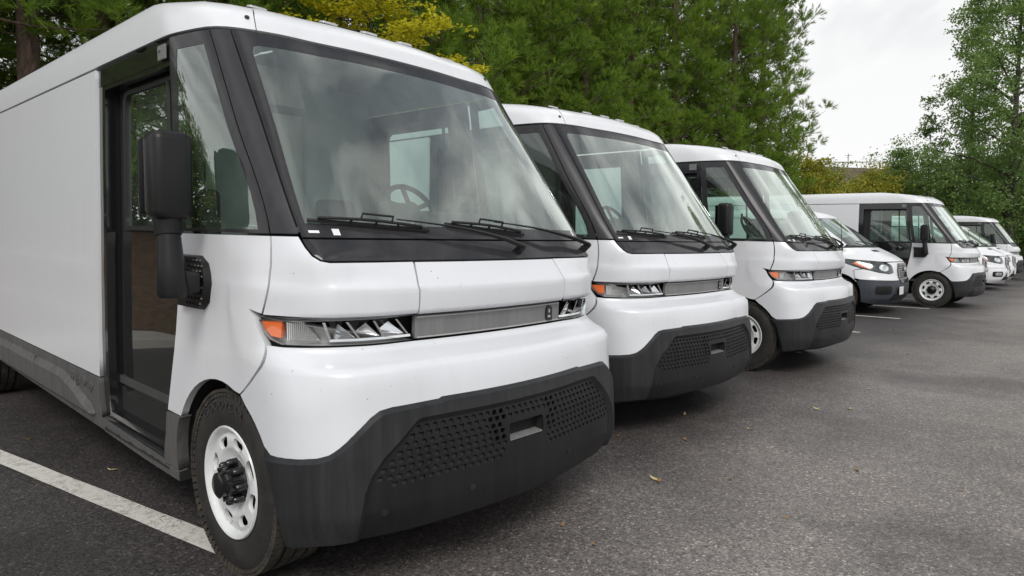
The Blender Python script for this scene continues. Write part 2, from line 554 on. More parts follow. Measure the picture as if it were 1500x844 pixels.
def panel(L, name, outer, mat, parent, holes=(), off=0.0, flange=0.015, gap=0.002, step=(0.05, 0.05),
          rows=None, slope=0.0, flip=False, maxseg=None, fsign=-1, hole_flange=None):
    """a trimmed piece of the skin with turned-in edges"""
    if gap: outer = inset(densify(outer, 0.12), gap)
    V, F, loops = cdt(outer, holes, step, L.T if rows is None else rows, maxseg)
    P = L.p(V[:, 0], V[:, 1], off); N = L.normal(V[:, 0], V[:, 1])
    verts = [tuple(p) for p in P]; nor = [tuple(n) for n in N]; faces = [tuple(f) for f in F]
    # orientation check against the analytic normal
    fn = np.cross(P[F[:, 1]] - P[F[:, 0]], P[F[:, 2]] - P[F[:, 0]])
    if np.sum(fn * N[F[:, 0]]) < 0: faces = [f[::-1] for f in faces]
    for li, lp in enumerate(loops):
        fl = flange if li == 0 else (flange if hole_flange is None else hole_flange)
        if not fl: continue
        q = np.array(lp); q2 = np.array(inset(lp, -slope if li == 0 else slope)) if slope else q
        n = L.normal(q[:, 0], q[:, 1]); top = L.p(q[:, 0], q[:, 1], off); n2 = L.normal(q2[:, 0], q2[:, 1])
        bot = L.at(q2[:, 0], q2[:, 1]) + n2 * (off - fl)
        k = len(lp)
        tang = np.roll(top, -1, 0) - np.roll(top, 1, 0)
        wn = np.cross(tang, (bot - top)); l = np.linalg.norm(wn, axis=1, keepdims=True); l[l < 1e-12] = 1; wn = wn / l
        # point away from the loop's centre (or towards it for a hole)
        cen = top.mean(0); s = np.sign(np.sum(wn * (top - cen)))
        if li > 0: s = -s
        wn = wn * (s if s != 0 else 1)
        b0 = len(verts)
        verts += [tuple(p) for p in top] + [tuple(p) for p in bot]; nor += [tuple(x) for x in wn] * 2
        for i in range(k):
            j = (i + 1) % k
            quad = (b0 + i, b0 + j, b0 + k + j, b0 + k + i)
            a, b, c = (np.array(verts[quad[0]]), np.array(verts[quad[1]]), np.array(verts[quad[2]]))
            if np.cross(b - a, c - a) @ wn[i] < 0: quad = quad[::-1]
            faces.append(quad)
    return link_mesh(name, verts, faces, mat, parent, normals=nor)

def VY(L, y, t0, t1, n=9):
    """a straight upright line on the flank at y, from t0 to t1"""
    return [(L.Y(y, t0 + (t1 - t0) * k / (n - 1)), t0 + (t1 - t0) * k / (n - 1)) for k in range(n)]

def VYL(L, pts, n=5):
    """a polyline of (y, z) on the flank"""
    o = []
    for (y0, z0), (y1, z1) in zip(pts[:-1], pts[1:]):
        for k in range(n):
            f = k / n; z = z0 + (z1 - z0) * f; o.append((L.Y(y0 + (y1 - y0) * f, z), z))
    o.append((L.Y(*pts[-1]), pts[-1][1])); return o

def flipa(poly): return [(-a, t) for a, t in poly][::-1]

def rrect(x0, z0, x1, z1, r, n=4):
    o = []
    for cx, cz, a0 in ((x1 - r, z1 - r, 0), (x0 + r, z1 - r, 90), (x0 + r, z0 + r, 180), (x1 - r, z0 + r, 270)):
        for k in range(n + 1):
            a = R(a0 + 90 * k / n); o.append((cx + r * math.cos(a), cz + r * math.sin(a)))
    return o

# ================================================================ step van skin table
# nodes (from the middle of the nose round the corner and down the side); (x, y) or (x, y, z) at each height
VA = [0, .25, .45, .66, .83, .95, 1.08, 1.40, 1.50, 7.30]
def lv(t, pts, y7=0.0, z=None, zs=None):
    """append the straight flank to eight front nodes"""
    x7 = pts[7][0]
    q = list(pts)
    y7 = pts[7][1]
    q += [(x7, y7 - .1) + tuple(pts[7][2:]), (x7, -5.95) + tuple(pts[7][2:])]
    return (t, q)
def zz(pts, zf, zs):
    """give nodes heights: zf on the nose, zs on the flank"""
    w = [0, 0, .02, .08, .2, .4, .65, 1.0]
    return [(x, y, zf + (zs - zf) * w[i]) for i, (x, y) in enumerate(pts)]
VL = [
 lv(0.22, [(0, .725), (.25, .715), (.45, .685), (.65, .61), (.79, .515), (.865, .43), (.895, .33), (.905, .0)]),
 lv(0.30, [(0, .765), (.25, .75), (.45, .715), (.655, .65), (.80, .56), (.88, .455), (.915, .34), (.922, .0)]),
 lv(0.40, [(0, .780), (.25, .763), (.45, .732), (.66, .680), (.81, .59), (.89, .475), (.928, .345), (.932, .0)]),
 lv(0.575, [(0, .772), (.25, .758), (.45, .728), (.655, .672), (.805, .588), (.892, .475), (.932, .345), (.938, .0)]),
 lv(0.73, [(0, .748), (.25, .735), (.44, .705), (.64, .652), (.79, .57), (.885, .462), (.930, .335), (.938, .0)]),
 lv(0.872, [(0, .724), (.25, .712), (.44, .686), (.64, .640), (.79, .555), (.885, .418), (.931, .285), (.937, .0)]),
 lv(0.893, [(0, .710), (.25, .698), (.44, .673), (.64, .622), (.79, .533), (.886, .402), (.931, .268), (.936, .0)]),
 lv(0.913, [(0, .668), (.25, .658), (.445, .636), (.64, .580), (.795, .475), (.887, .372), (.930, .240), (.935, .0)]),
 lv(0.962, [(0, .600), (.25, .592), (.448, .570), (.645, .518), (.80, .405), (.889, .298), (.928, .175), (.934, .0)]),
 lv(1.055, [(0, .602), (.25, .594), (.448, .573), (.645, .522), (.80, .410), (.887, .270), (.926, .130), (.933, .0)]),
 lv(1.075, [(0, .632), (.25, .624), (.448, .600), (.645, .545), (.795, .435), (.884, .275), (.925, .12), (.933, .0)]),
 lv(1.164, [(0, .640), (.25, .632), (.448, .606), (.645, .548), (.79, .445), (.878, .295), (.922, .13), (.932, .0)]),
 lv(1.178, [(0, .632), (.25, .624), (.448, .597), (.644, .543), (.788, .443), (.876, .295), (.920, .13), (.931, .0)]),
 lv(1.192, [(0, .623), (.25, .615), (.448, .588), (.644, .530), (.790, .438), (.874, .290), (.918, .125), (.930, .0)]),
 lv(1.268, [(0, .575), (.25, .566), (.450, .540), (.645, .500), (.795, .425), (.868, .280), (.912, .12), (.928, -.02)]),
 lv(1.36, [(0, .512), (.25, .503), (.448, .472), (.635, .432), (.797, .356), (.860, .255), (.900, .12), (.926, -.06)]),
 lv(1.80, [(0, .203), (.25, .194), (.440, .168), (.622, .124), (.776, .047), (.842, -.030), (.888, -.14), (.917, -.35)]),
 lv(2.12, [(0, -.022), (.25, -.031), (.434, -.056), (.612, -.100), (.761, -.178), (.824, -.242), (.875, -.35), (.909, -.58)]),
 lv(2.205, [(0, -.082), (.25, -.091), (.432, -.116), (.610, -.160), (.757, -.238), (.819, -.300), (.871, -.41), (.907, -.64)]),
 lv(2.30, zz([(0, -.120), (.25, -.130), (.430, -.156), (.604, -.204), (.748, -.285), (.810, -.350), (.862, -.46), (.900, -.68)], 2.275, 2.295)),
 lv(2.36, zz([(0, -.185), (.248, -.196), (.422, -.226), (.590, -.280), (.728, -.365), (.788, -.435), (.840, -.54), (.882, -.76)], 2.328, 2.365)),
 lv(2.42, zz([(0, -.330), (.240, -.342), (.405, -.375), (.562, -.432), (.690, -.520), (.745, -.590), (.797, -.70), (.838, -.90)], 2.372, 2.420)),
 lv(2.50, zz([(0, -.620), (.215, -.635), (.355, -.670), (.480, -.730), (.580, -.810), (.625, -.870), (.665, -.96), (.700, -1.12)], 2.415, 2.452)),
 lv(2.60, zz([(0, -.980), (.130, -.990), (.205, -1.02), (.270, -1.07), (.320, -1.13), (.345, -1.17), (.365, -1.22), (.385, -1.32)], 2.450, 2.470)),
 lv(2.70, zz([(0, -1.30), (.0002, -1.31), (.0004, -1.33), (.0006, -1.35), (.0008, -1.38), (.001, -1.41), (.0012, -1.45), (.0014, -1.50)], 2.476, 2.478)),
]
PUSH = [0, .0, .004, .034, .058, .052, .024, 0, 0, 0]
for _l in VL:
    for _i in range(10):
        _q = list(_l[1][_i]); _k = PUSH[_i] * (.78 if _l[0] < .6 else 1 if _l[0] < 2.41 else .6)
        _q[0] += .50 * _k; _q[1] += .86 * _k
        _l[1][_i] = tuple(_q)
VS = Loft(VA, VL)

def arch_pts(y0, y1, yc, zc, r, n=14):
    """points (y, z) on an arch from y0 to y1 over the top"""
    a0 = math.acos(max(-1, min(1, (y0 - yc) / r))); a1 = math.acos(max(-1, min(1, (y1 - yc) / r)))
    return [(yc + r * math.cos(a0 + (a1 - a0) * k / n), zc + r * math.sin(a0 + (a1 - a0) * k / n)) for k in range(n + 1)]

def text_mesh(txt, size, depth):
    cu = bpy.data.curves.new('txt', 'FONT'); cu.body = txt; cu.size = size; cu.extrude = depth
    cu.align_x = 'CENTER'; cu.align_y = 'CENTER'; cu.resolution_u = 3
    o = bpy.data.objects.new('txt', cu); COL.objects.link(o)
    bpy.context.view_layer.update()
    me = bpy.data.meshes.new_from_object(o)
    v = [tuple(x.co) for x in me.vertices]; f = [tuple(p.vertices) for p in me.polygons]
    bpy.data.objects.remove(o); bpy.data.curves.remove(cu); bpy.data.meshes.remove(me)
    return v, f

# ---------------------------------------------------------------- wheel (axis along x, outer face towards +x)
def make_wheel(parent, loc, inner=False, rot=0.0, r_t=0.372, r_rim=0.222, width=0.235, lettering='GOODYEAR', name='wheel', holes=8):
    W = width
    prof = [(r_rim - .012, -W), (r_rim + .01, -W + .004), (r_rim + .06, -W - .004), (r_t - .045, -W + .004), (r_t - .016, -W + .02), (r_t - .006, -W + .035)]
    for gx in (-W * .72, -W * .5, -W * .28):
        prof += [(r_t - .004, gx - .006), (r_t - .014, gx - .004), (r_t - .014, gx + .004), (r_t - .004, gx + .006)]
    prof += [(r_t - .006, -.035), (r_t - .016, -.018), (r_t - .045, -.003), (r_rim + .065, .004), (r_rim + .022, -.001), (r_rim + .016, -.005), (r_rim + .008, -.006), (r_rim - .012, -.012)]
    m = MB(); m.lathe(prof, 72)
    w = m.build(name, M['tyre'], parent, True, 30)
    w.location = loc
    if loc[0] < 0: w.rotation_euler = (0, 0, math.pi)
    # tread blocks
    tb = MB(); n = 74
    for k in range(n):
        a = 2 * math.pi * k / n
        for j, (x, wd) in enumerate(((-.026, .045), (-W * .39, .040), (-W * .61, .040), (-W + .026, .045))):
            aa = a + (j % 2) * math.pi / n
            rot_ = Matrix.Rotation(aa, 3, 'X')
            c = rot_ @ Vector((x, 0, r_t - .006))
            tb.box(c, (wd, .026, .012), 0, rot_)
        rot_ = Matrix.Rotation(a, 3, 'X')
        tb.box(rot_ @ Vector((-.0105, 0, r_t - .022)), (.010, .020, .014), 0, rot_)
    t = tb.build('tread', M['tread'], w); tag(t, kind='stuff')
    # sidewall rings and lettering
    if lettering:
        v, f = text_mesh(lettering, .052, .0012)
        rr = (r_rim + r_t) / 2 + .012
        vv = []
        for (x, y, z) in v:
            ang = x * 1.25 / rr
            rad = rr + y
            vv.append((.0045 + z, -rad * math.sin(-ang + 0.15), rad * math.cos(-ang + 0.15)))
        # reading direction seen from +x: the text runs clockwise
        vv = [(x, y, z) for x, y, z in vv]
        o = link_mesh('lettering', vv, f, M['tyre_text'], w)
    # rim
    def fx(r):
        xs = [0, .070, .095, .116, .135, .165, .186, .196, .204, .212, .222]
        ys = [-.032, -.032, -.033, -.026, -.016, -.015, -.020, -.026, -.016, -.003, .002]
        return np.interp(r, [q * r_rim / .222 for q in xs], ys)
    sc = r_rim / .222
    outer = [(r_rim * math.cos(a), r_rim * math.sin(a)) for a in np.linspace(0, 2 * math.pi, 64, endpoint=False)]
    hs = []
    for k in range(holes):
        a0 = 2 * math.pi * (k + .5) / holes + .1
        h = []
        for (rr, da) in ((.140, .13), (.146, .20), (.160, .235), (.175, .225), (.182, .15), (.182, -.15), (.175, -.225), (.160, -.235), (.146, -.20), (.140, -.13)):
            h.append((rr * sc * math.cos(a0 + da), rr * sc * math.sin(a0 + da)))
        hs.append(h)
    cen = [(.03 * math.cos(a), .03 * math.sin(a)) for a in np.linspace(0, 2 * math.pi, 12, endpoint=False)]
    V, F, loops = cdt(outer, hs + [cen], (.009, .009), (), .012)
    rad = np.hypot(V[:, 0], V[:, 1]); X = fx(rad)
    vv = [(x, p[0], p[1]) for x, p in zip(X, V)]; ff = []
    for q in F:
        ff.append(tuple(q))
    sl_ = (fx(rad + .003) - fx(np.maximum(rad - .003, 0))) / .006
    rr_ = np.maximum(rad, 1e-6)
    nn = np.stack([np.ones_like(rad), -sl_ * V[:, 0] / rr_, -sl_ * V[:, 1] / rr_], 1); nn /= np.linalg.norm(nn, axis=1, keepdims=True)
    nr = [tuple(q) for q in nn]
    # CDT faces come out counter-clockwise in (y, z): that faces +x
    for lp in loops[1:-1]:
        b0 = len(vv); k = len(lp); c_ = np.mean(lp, 0)
        for d in (0, -.016):
            for p in lp:
                vv.append((fx(math.hypot(*p)) + d, p[0], p[1])); e = np.array(p) - c_; e = e / (np.linalg.norm(e) + 1e-9); nr.append((0.3 if d == 0 else 0, -e[0], -e[1]))
        for i in range(k):
            j = (i + 1) % k; q = (b0 + i, b0 + j, b0 + k + j, b0 + k + i)
            A, B, C = (np.array(vv[t_]) for t_ in q[:3])
            if np.cross(B - A, C - A) @ np.array(nr[q[0]]) < 0: q = q[::-1]
            ff.append(q)
    r = link_mesh('rim', vv, ff, M['rim'], w, normals=nr)
    bm_ = MB(); bm_.lathe([(r_rim, .002), (r_rim + .004, -.004), (r_rim - .010, -.012)], 48)
    bm_.build('rim_lip', M['rim'], w, True, 50)
    bm2 = MB(); bm2.lathe([(r_rim * .90, -.058), (r_rim * .90, -W * .8), (0, -W * .8)], 32); bm2.build('rim_barrel', M['brake'], w)
    # hub: raised cap, lug sleeves, bolts
    hb = MB()
    hb.lathe([(.0, .052), (.040, .052), (.050, .046), (.052, .030), (.062, .024), (.066, -.02), (.088, -.03), (.100, -.046), (.1, -.07)], 24)
    for k in range(8):
        a = 2 * math.pi * k / 8
        c = Vector((0, .079 * math.cos(a), .079 * math.sin(a)))
        hb.tube([c + Vector((-.055, 0, 0)), c + Vector((.004, 0, 0)), c + Vector((.012, 0, 0))], [.016, .015, .009], 8)
        a += math.pi / 8
        c = Vector((0, .060 * math.cos(a), .060 * math.sin(a)))
        hb.tube([c + Vector((-.03, 0, 0)), c + Vector((.034, 0, 0))], [.010, .008], 6)
    hb.build('hub', M['hub'], w, True, 40)
    bd = MB(); bd.lathe([(0, -.085), (.16, -.085), (.16, -.1), (0, -.1)], 24); bd.build('brake_disc', M['brake'], w)
    w['_r'] = rot
    del w['_r']
    for ch in w.children: pass
    return w

# ---------------------------------------------------------------- the step van
def make_van():
    S = VS
    root = empty('delivery_van')
    SHEAR[0] = 0.0178
    X, Y = S.X, S.Y
    hoodx = lambda t: X(.447, t)
    # ---- nose panels
    arch_f = arch_pts(.3535, .15, -.03, .335, .445, 6)
    seam_low = [(1.26, .756), (1.138, .835), (1.03, .906), (.985, .94), (.968, .965)]
    btop = [(.0, .757), (.430, .752), (.445, .746), (.64, .745), (.685, .738), (.713, .722), (.754, .687), (.819, .625), (.852, .600), (.888, .587), (.93, .580), (1.072, .576)]
    archA = [(Y(y, z), z) for y, z in arch_f]
    right = btop + archA[1:-1] + seam_low + [(.950, .965), (.91, .962)]
    poly = [p for p in right] + [(-a, t) for a, t in right[::-1][:-1]]
    panel(S, 'lower_front_panel', poly, M['white_front'], root, step=(.045, .03), flange=.02)
    # centre hood panel
    h = [(hoodx(1.064), 1.064), (hoodx(1.12), 1.12), (hoodx(1.18), 1.18), (X(.425, 1.263), 1.265)]
    panel(S, 'hood_panel', h + [(-a, t) for a, t in h[::-1]], M['white_front'], root, step=(.05, .02), flange=.03)
    hl_top = [(.455, 1.060), (.7, 1.062), (.90, 1.064), (.985, 1.066)]
    hl_bot = [(.985, 1.052), (.972, 1.015), (.950, .985), (.915, .970), (.80, .967), (.455, .966)]
    for s in (1, -1):
        m_ = (lambda q: q) if s > 0 else flipa
        # corner panel between hood seam and fender seam
        cp = [(hoodx(1.068) + .003, 1.068), (.97, 1.070), (.965, 1.15), (.955, 1.25), (.95, 1.357), (.842, 1.357), (.836, 1.315), (.826, 1.288), (.805, 1.272), (.775, 1.266), (.44, 1.266), (hoodx(1.18) + .003, 1.18), (hoodx(1.12) + .003, 1.12)]
        cp[-3] = (X(.425, 1.263) + .004, 1.266)
        panel(S, 'corner_panel', m_(cp), M['white_front'], root, step=(.035, .02), flange=.02)
        # fender: belt line, door edge, wheel arch, seam
        rear = [(-.402, 1.357), (-.412, 1.22), (-.43, 1.05), (-.468, .85), (-.515, .70), (-.560, .562)]
        ra = arch_pts(-.414, .15, -.03, .335, .445, 12)
        fp = ([(.953, 1.357), (.958, 1.25), (.968, 1.15), (.973, 1.072), (1.022, 1.085), (1.0, 1.06), (.988, 1.01), (.971, .968)] +
              [(.988, .942), (1.034, .909), (1.142, .838), (1.262, .757)] + [(Y(y, z), z) for y, z in ra[::-1][1:]] +
              [(Y(y, z), z) for y, z in rear[::-1]])
        panel(S, 'fender', m_(fp), M['white'], root, step=(.06, .035), flange=.030)
        # grey lower fender corner in front of the step
        fc = [(Y(-.560, .56), .557), (Y(-.585, .45), .45), (Y(-.62, .37), .37), (Y(-.645, .30), .30)]
        r2 = arch_pts(-.4745, -.414, -.03, .335, .445, 4)
        fc2 = [(Y(-.478, .30), .300)] + [(Y(y, z), z) for y, z in r2] + [(Y(-.414, .557), .557)]
        panel(S, 'fender_trim', m_(fc + fc2), M['skirt'], root, step=(.06, .05), flange=.05, off=.006)
        # side window (quarter glass) with printed border
        ow = [(.953, 1.363), (.953, 2.197)] + VYL(S, [(-.512, 2.197), (-.470, 1.8), (-.405, 1.363)])
        iw = [(1.004, 1.378), (1.004, 2.135)]
        iw += VYL(S, [(-.440, 2.135), (-.41, 1.8), (-.345, 1.378)])
        b_ = panel(S, 'side_window', m_(ow), M['frit'], root, holes=[m_(iw)], step=(.06, .06), flange=.012, hole_flange=.003)
        panel(S, 'glass_pane', m_(iw), M['side_glass'], b_, step=(.06, .06), flange=0, gap=0, off=-.0015)
        # A pillar
        pp = [(.8365, 1.363), (.8365, 1.8), (.8365, 2.195), (.949, 2.195), (.949, 1.363)]
        panel(S, 'pillar', m_(pp), M['pillar'], root, step=(.02, .06), flange=.014, off=.003)
        # cargo side and skirt
        sp = VY(S, -5.94, .562, 2.2) + VY(S, -1.485, 2.2, .562, 16)
        panel(S, 'cargo_side', m_(sp), M['white'], root, step=(.25, .12), flange=.02, maxseg=.15)
        ar = arch_pts(-4.66 + .43, -4.66 - .43, -4.66, .40, .431, 12)
        for y0, y1 in ((-1.487, -2.76), (-2.764, -5.94)):
            sk = [(Y(y0, .5), .558)]
            sk += [(Y(y1, .5), .558), (Y(y1, .33), .34)]
            if y1 < -5: sk += [(Y(y, z), z) for y, z in ar[::-1]]
            sk += [(Y(y0, .33), .34)]
            q = panel(S, 'skirt', m_(sk), M['skirt'], root, step=(.2, .04), flange=.03, off=.006)
            # the lower half of the skirt stands out on a bevel that sinks away before the door
            if y0 > -2:
                lw = [(Y(-2.15, .47), .470), (Y(-2.755, .47), .470), (Y(-2.755, .345), .345), (Y(-1.62, .345), .345), (Y(-1.78, .38), .385), (Y(-1.93, .43), .435)]
            else:
                lw = [(Y(-2.77, .47), .470), (Y(-4.10, .47), .470), (Y(-4.20, .345), .345), (Y(-2.77, .345), .345)]
            panel(S, 'skirt_bulge', m_(lw), M['skirt'], q, step=(.12, .04), flange=.028, off=.034, slope=.038)
            if y0 > -2 and s > 0:
                v, f = text_mesh('BrightDrop', .088, .0022)
                vv = []
                for (x, y, z) in v:
                    yy = -1.80 + x * 1.0
                    vv.append((.9445 + z, yy, .497 + y * .95))
                link_mesh('lettering', vv, f, M['skirt'], q)
        # headlight
        hp = hl_bot + hl_top[::-1]
        hb_ = panel(S, 'headlight', m_(hp), M['lamp_grey'], root, off=-.055, flange=-.052, step=(.05, .03), gap=0)
        tsg = [(.978, 1.048), (.966, 1.02), (.948, .998), (.915, .992), (.909, 1.052)]
        panel(S, 'turn_signal', m_(tsg), M['orange'], hb_, off=-.010, flange=.03, step=(.02, .02), gap=0)
        fr = [(.905, 1.052), (.905, .99), (.86, .982), (.80, .980), (.862, 1.054)]
        panel(S, 'ribbed_reflector', m_(fr), M['lamp_grey'], hb_, off=-.030, flange=.02, step=(.03, .03), gap=0)
        rb = MB()
        for k in range(16):
            a_ = .815 + .088 * k / 15
            z0, z1 = .985, 1.052
            if a_ < .862: z1 = .982 + (a_ - .80) / .062 * .068
            if z1 < z0 + .008: continue
            p0 = Vector(S.p(s * a_, z0, -.026)[0]); p1 = Vector(S.p(s * a_, z1, -.026)[0])
            rb.tube([p0, p1], .0022, 5)
        rb.build('reflector_ribs', M['chrome'], hb_)
        cells = [(.790, .770), (.717, .676), (.622, .582), (.528, .475)]
        dk = MB(); fn = MB(); bw = MB()
        for i, (a0, a1) in enumerate(cells):
            # chrome fin, a slanting blade from the lens to the back
            P = []
            for (aa, tt) in ((a0, 1.050), (a1, .990)):
                for dd in (-.006, -.05):
                    for da in (-.0045, .0045): P.append(S.p(s * (aa + da), tt, dd)[0])
            fn.add(P, [(0, 1, 3, 2), (4, 6, 7, 5), (0, 4, 5, 1), (2, 3, 7, 6), (0, 2, 6, 4), (1, 5, 7, 3)])
            # foot: bright ledge along the bottom of each cell
            nx = cells[i + 1][1] if i < 3 else .462
            P = []
            for aa in (a1, nx):
                for (tt, dd) in ((.979, -.006), (.979, -.052), (.988, -.008), (1.003, -.052)): P.append(S.p(s * aa, tt, dd)[0])
            fn.add(P, [(0, 1, 3, 2), (4, 6, 7, 5), (0, 4, 5, 1), (1, 5, 7, 3), (3, 7, 6, 2), (2, 6, 4, 0)])
            if i < 3:
                b0, b1 = cells[i + 1]
                q = [(a0 - .010, 1.053), (a0 - .030, 1.012), (b0 + .012, 1.020), (b0 + .006, 1.053)]
                panel(S, 'lamp_cavity', m_(q), M['lamp_dark'], hb_, off=-.046, flange=0, step=(.03, .03), gap=0)
                # faceted bowl: bright kite that leans to the next fin
                P = [S.p(s * (a0 - .035), 1.010, -.040)[0], S.p(s * (b0 + .028), 1.042, -.018)[0], S.p(s * (b1 + .012), .992, -.014)[0], S.p(s * (a1 - .012), .992, -.040)[0], S.p(s * ((a0 + b0) / 2), 1.008, -.052)[0]]
                bw.add(P, [(0, 1, 4), (1, 2, 4), (2, 3, 4), (3, 0, 4)])
        fn.build('reflector_fins', M['chrome'], hb_); bw.build('reflector_facets', M['chrome'], hb_)
        panel(S, 'lens', m_(hp), M['lens'], hb_, off=-.001, flange=0, step=(.05, .03), gap=.001)
        # door frame, step, sliding door
        fr_ = [(-.518, 2.197), (-.475, 1.8), (-.410, 1.36), (-.435, 1.05), (-.473, .85), (-.52, .70), (-.566, .56), (-.63, .40), (-.64, .345)]
        op = VY(S, -1.480, .345, 2.197) + VYL(S, fr_)
        ip = VY(S, -1.390, .385, 2.085) + VYL(S, [(-.545, 2.085), (-.508, 1.8), (-.440, 1.36), (-.455, 1.05), (-.49, .85), (-.535, .70), (-.575, .56), (-.64, .385)])
        df = panel(S, 'door_frame', m_(op), M['black_gloss'], root, holes=[m_(ip)], off=-.016, flange=.03, hole_flange=.07, step=(.1, .1))
        dwin = VY(S, -1.255, 1.375, 2.055) + VYL(S, [(-.60, 2.055), (-.50, 1.375)])
        dr = panel(S, 'sliding_door', m_(VY(S, -1.40, .36, 2.11) + VYL(S, [(-.50, 2.11), (-.46, 1.8), (-.40, 1.36), (-.40, .9), (-.50, .5), (-.56, .36)])),
                   M['black'], root, holes=[m_(dwin)], off=-.088, flange=.03, step=(.12, .12))
        wp = VY(S, -1.285, 1.362, 2.02) + VYL(S, [(-1.275, 2.05), (-1.245, 2.072), (-.54, 2.072), (-.44, 1.362)])
        wi = inset(densify(wp, .2), .022)
        wf = panel(S, 'window_frame', m_(wp), M['black'], dr, holes=[m_(wi)], off=-.068, flange=.02, step=(.2, .2), gap=0)
        panel(S, 'door_window', m_(wi), M['side_glass'], dr, off=-.078, flange=0, step=(.12, .12), gap=0)
        bar = MB()
        p0 = S.p(s * Y(-.665, 1.38), 1.38, -.068)[0]; p1 = S.p(s * Y(-.695, 2.05), 2.05, -.068)[0]
        bar.tube([p0, p1], .011, 8); bar.build('window_bar', M['black'], dr)
        lg = VY(S, -1.32, .39, 1.352) + VYL(S, [(-.41, 1.352), (-.43, .9), (-.52, .55), (-.56, .39)])
        panel(S, 'lower_glass', m_(lg), M['door_glass'], dr, off=-.076, flange=.004, step=(.12, .12), gap=0)
        # header with bracket
        hd = VY(S, -1.475, 2.105, 2.192, 3) + VYL(S, [(-.52, 2.192), (-.53, 2.105)], 3)
        panel(S, 'door_header', m_(hd), M['black_gloss'], df, off=-.012, flange=.02, step=(.2, .2), gap=.002)
        q = MB(); q.box(Vector(S.p(s * Y(-.59, 2.15), 2.15, -.002)[0]) + Vector((0, 0, -.005)), (.010, .085, .065), .004)
        q.tube([Vector(S.p(s * Y(-.60, 2.15), 2.155, -.004)[0]), Vector(S.p(s * Y(-.60, 2.15), 2.155, .010)[0])], .008, 8)
        q.build('door_bracket', M['bar'], df)
        # step
        st = MB()
        st.box((s * .865, -1.03, .325), (.13, .86, .022), .004)
        st.box((s * .918, -1.03, .303), (.020, .88, .062), .006)
        stp = st.build('step', M['plastic'], root)
        sm = MB(); sm.box((s * .845, -1.03, .3375), (.028, .84, .006), .002); sm.build('step_rail', M['metal'], stp)
        rk = [(Y(-1.487, .33), .337), (Y(-1.487, .33), .262), (Y(-.9, .26), .245), (Y(-.50, .26), .245), (Y(-.480, .29), .297), (Y(-.62, .29), .297), (Y(-.66, .30), .318)]
        panel(S, 'sill', m_(rk), M['skirt'], root, off=.008, flange=.04, step=(.1, .05), gap=0)
        rk = [(Y(-1.490, .33), .337), (Y(-5.9, .33), .337)] + []
        panel(S, 'rear_sill', m_([(Y(-1.49, .33), .337), (Y(-4.2, .33), .337), (Y(-4.2, .25), .31), (Y(-1.49, .25), .262)]), M['skirt'], root, off=.004, flange=.04, step=(.2, .05), gap=0)
        # wheel housings
        for yc, zc, rr in ((-.03, .335, .456), (-4.66, .40, .442)):
            wv = []; wf_ = []
            n = 20
            for k in range(n + 1):
                a_ = math.pi * (1.12 * k / n - .06)
                for xx in (.925, .60): wv.append((s * xx, yc + rr * math.cos(a_), zc + rr * math.sin(a_)))
            for k in range(n): wf_.append((2 * k, 2 * k + 1, 2 * k + 3, 2 * k + 2))
            wf_.append(tuple(range(1, 2 * n + 2, 2)))
            link_mesh('wheel_housing', wv, wf_, M['liner'], root)
        # wing mirror
        mr = MB(); mr.box((s * 1.068, -.135, 1.575), (.148, .134, .335), .034)
        mi = mr.build('wing_mirror', M['mirror_plastic'], root, True, 50)
        ma = MB()
        ma.tube([(s * 1.075, -.135, 1.42), (s * 1.075, -.135, 1.375), (s * 1.075, -.13, 1.35)], [.052, .050, .047], 20)
        ma.tube([(s * 1.075, -.13, 1.352), (s * 1.075, -.12, 1.24), (s * 1.075, -.11, 1.125), (s * 1.075, -.11, 1.112)], [.042, .050, .057, .050], 20)
        ma.box((s * 1.005, -.15, 1.165), (.075, .105, .085), .015)
        ma.build('mirror_arm', M['mirror_plastic'], mi, True, 45)
        mm = [(Y(-.352, 1.2), 1.262), (Y(-.16, 1.2), 1.262), (Y(-.115, 1.2), 1.235), (Y(-.095, 1.2), 1.16), (Y(-.115, 1.1), 1.085), (Y(-.16, 1.1), 1.055), (Y(-.352, 1.1), 1.055)]
        mt = panel(S, 'mirror_mount', m_(mm), M['mirror_plastic'], mi, off=.030, flange=.032, slope=.006, step=(.05, .05), gap=0)
        stud = MB()
        for i in range(9):
            for j in range(5):
                yy = -.255 + j * .031 + (i % 2) * .015; zz_ = 1.075 + i * .0215
                if yy > -.112: continue
                p = Vector(S.p(s * Y(yy, zz_), zz_, .030)[0])
                stud.tube([p, p + Vector((s * .006, 0, 0))], [.0085, .005], 6)
        tag(stud.build('mount_studs', M['mirror_plastic'], mi), kind='stuff')
        mg = MB(); mg.box((s * 1.075, -.2115, 1.575), (.15, .004, .29), .0); mg.build('mirror_glass', M['chrome'], mi)
        # side marker slit above the headlight tip is part of the fender; roof seam screw
        sc_ = MB(); p = Vector(S.p(s * .752, 2.285)[0]); nn = Vector(S.normal(s * .752, 2.285)[0])
        sc_.tube([p, p + nn * .004], .010, 10); sc_.build('roof_screw', M['black'], root)
    # ---- grey bar and badge
    br = [(.449, .968), (.449, 1.058)]
    bp_ = br + [(-a, t) for a, t in br[::-1]]
    gb = panel(S, 'grille_bar', bp_, M['bar'], root, off=.001, flange=.02, step=(.05, .03))
    for t0, t1 in ((1.050, 1.056), (.9705, .976)):
        panel(S, 'bar_edge', [(-.44, t0), (.44, t0), (.44, t1), (-.44, t1)], M['bar_edge'], gb, off=.0045, flange=.003, step=(.1, .1), gap=0)
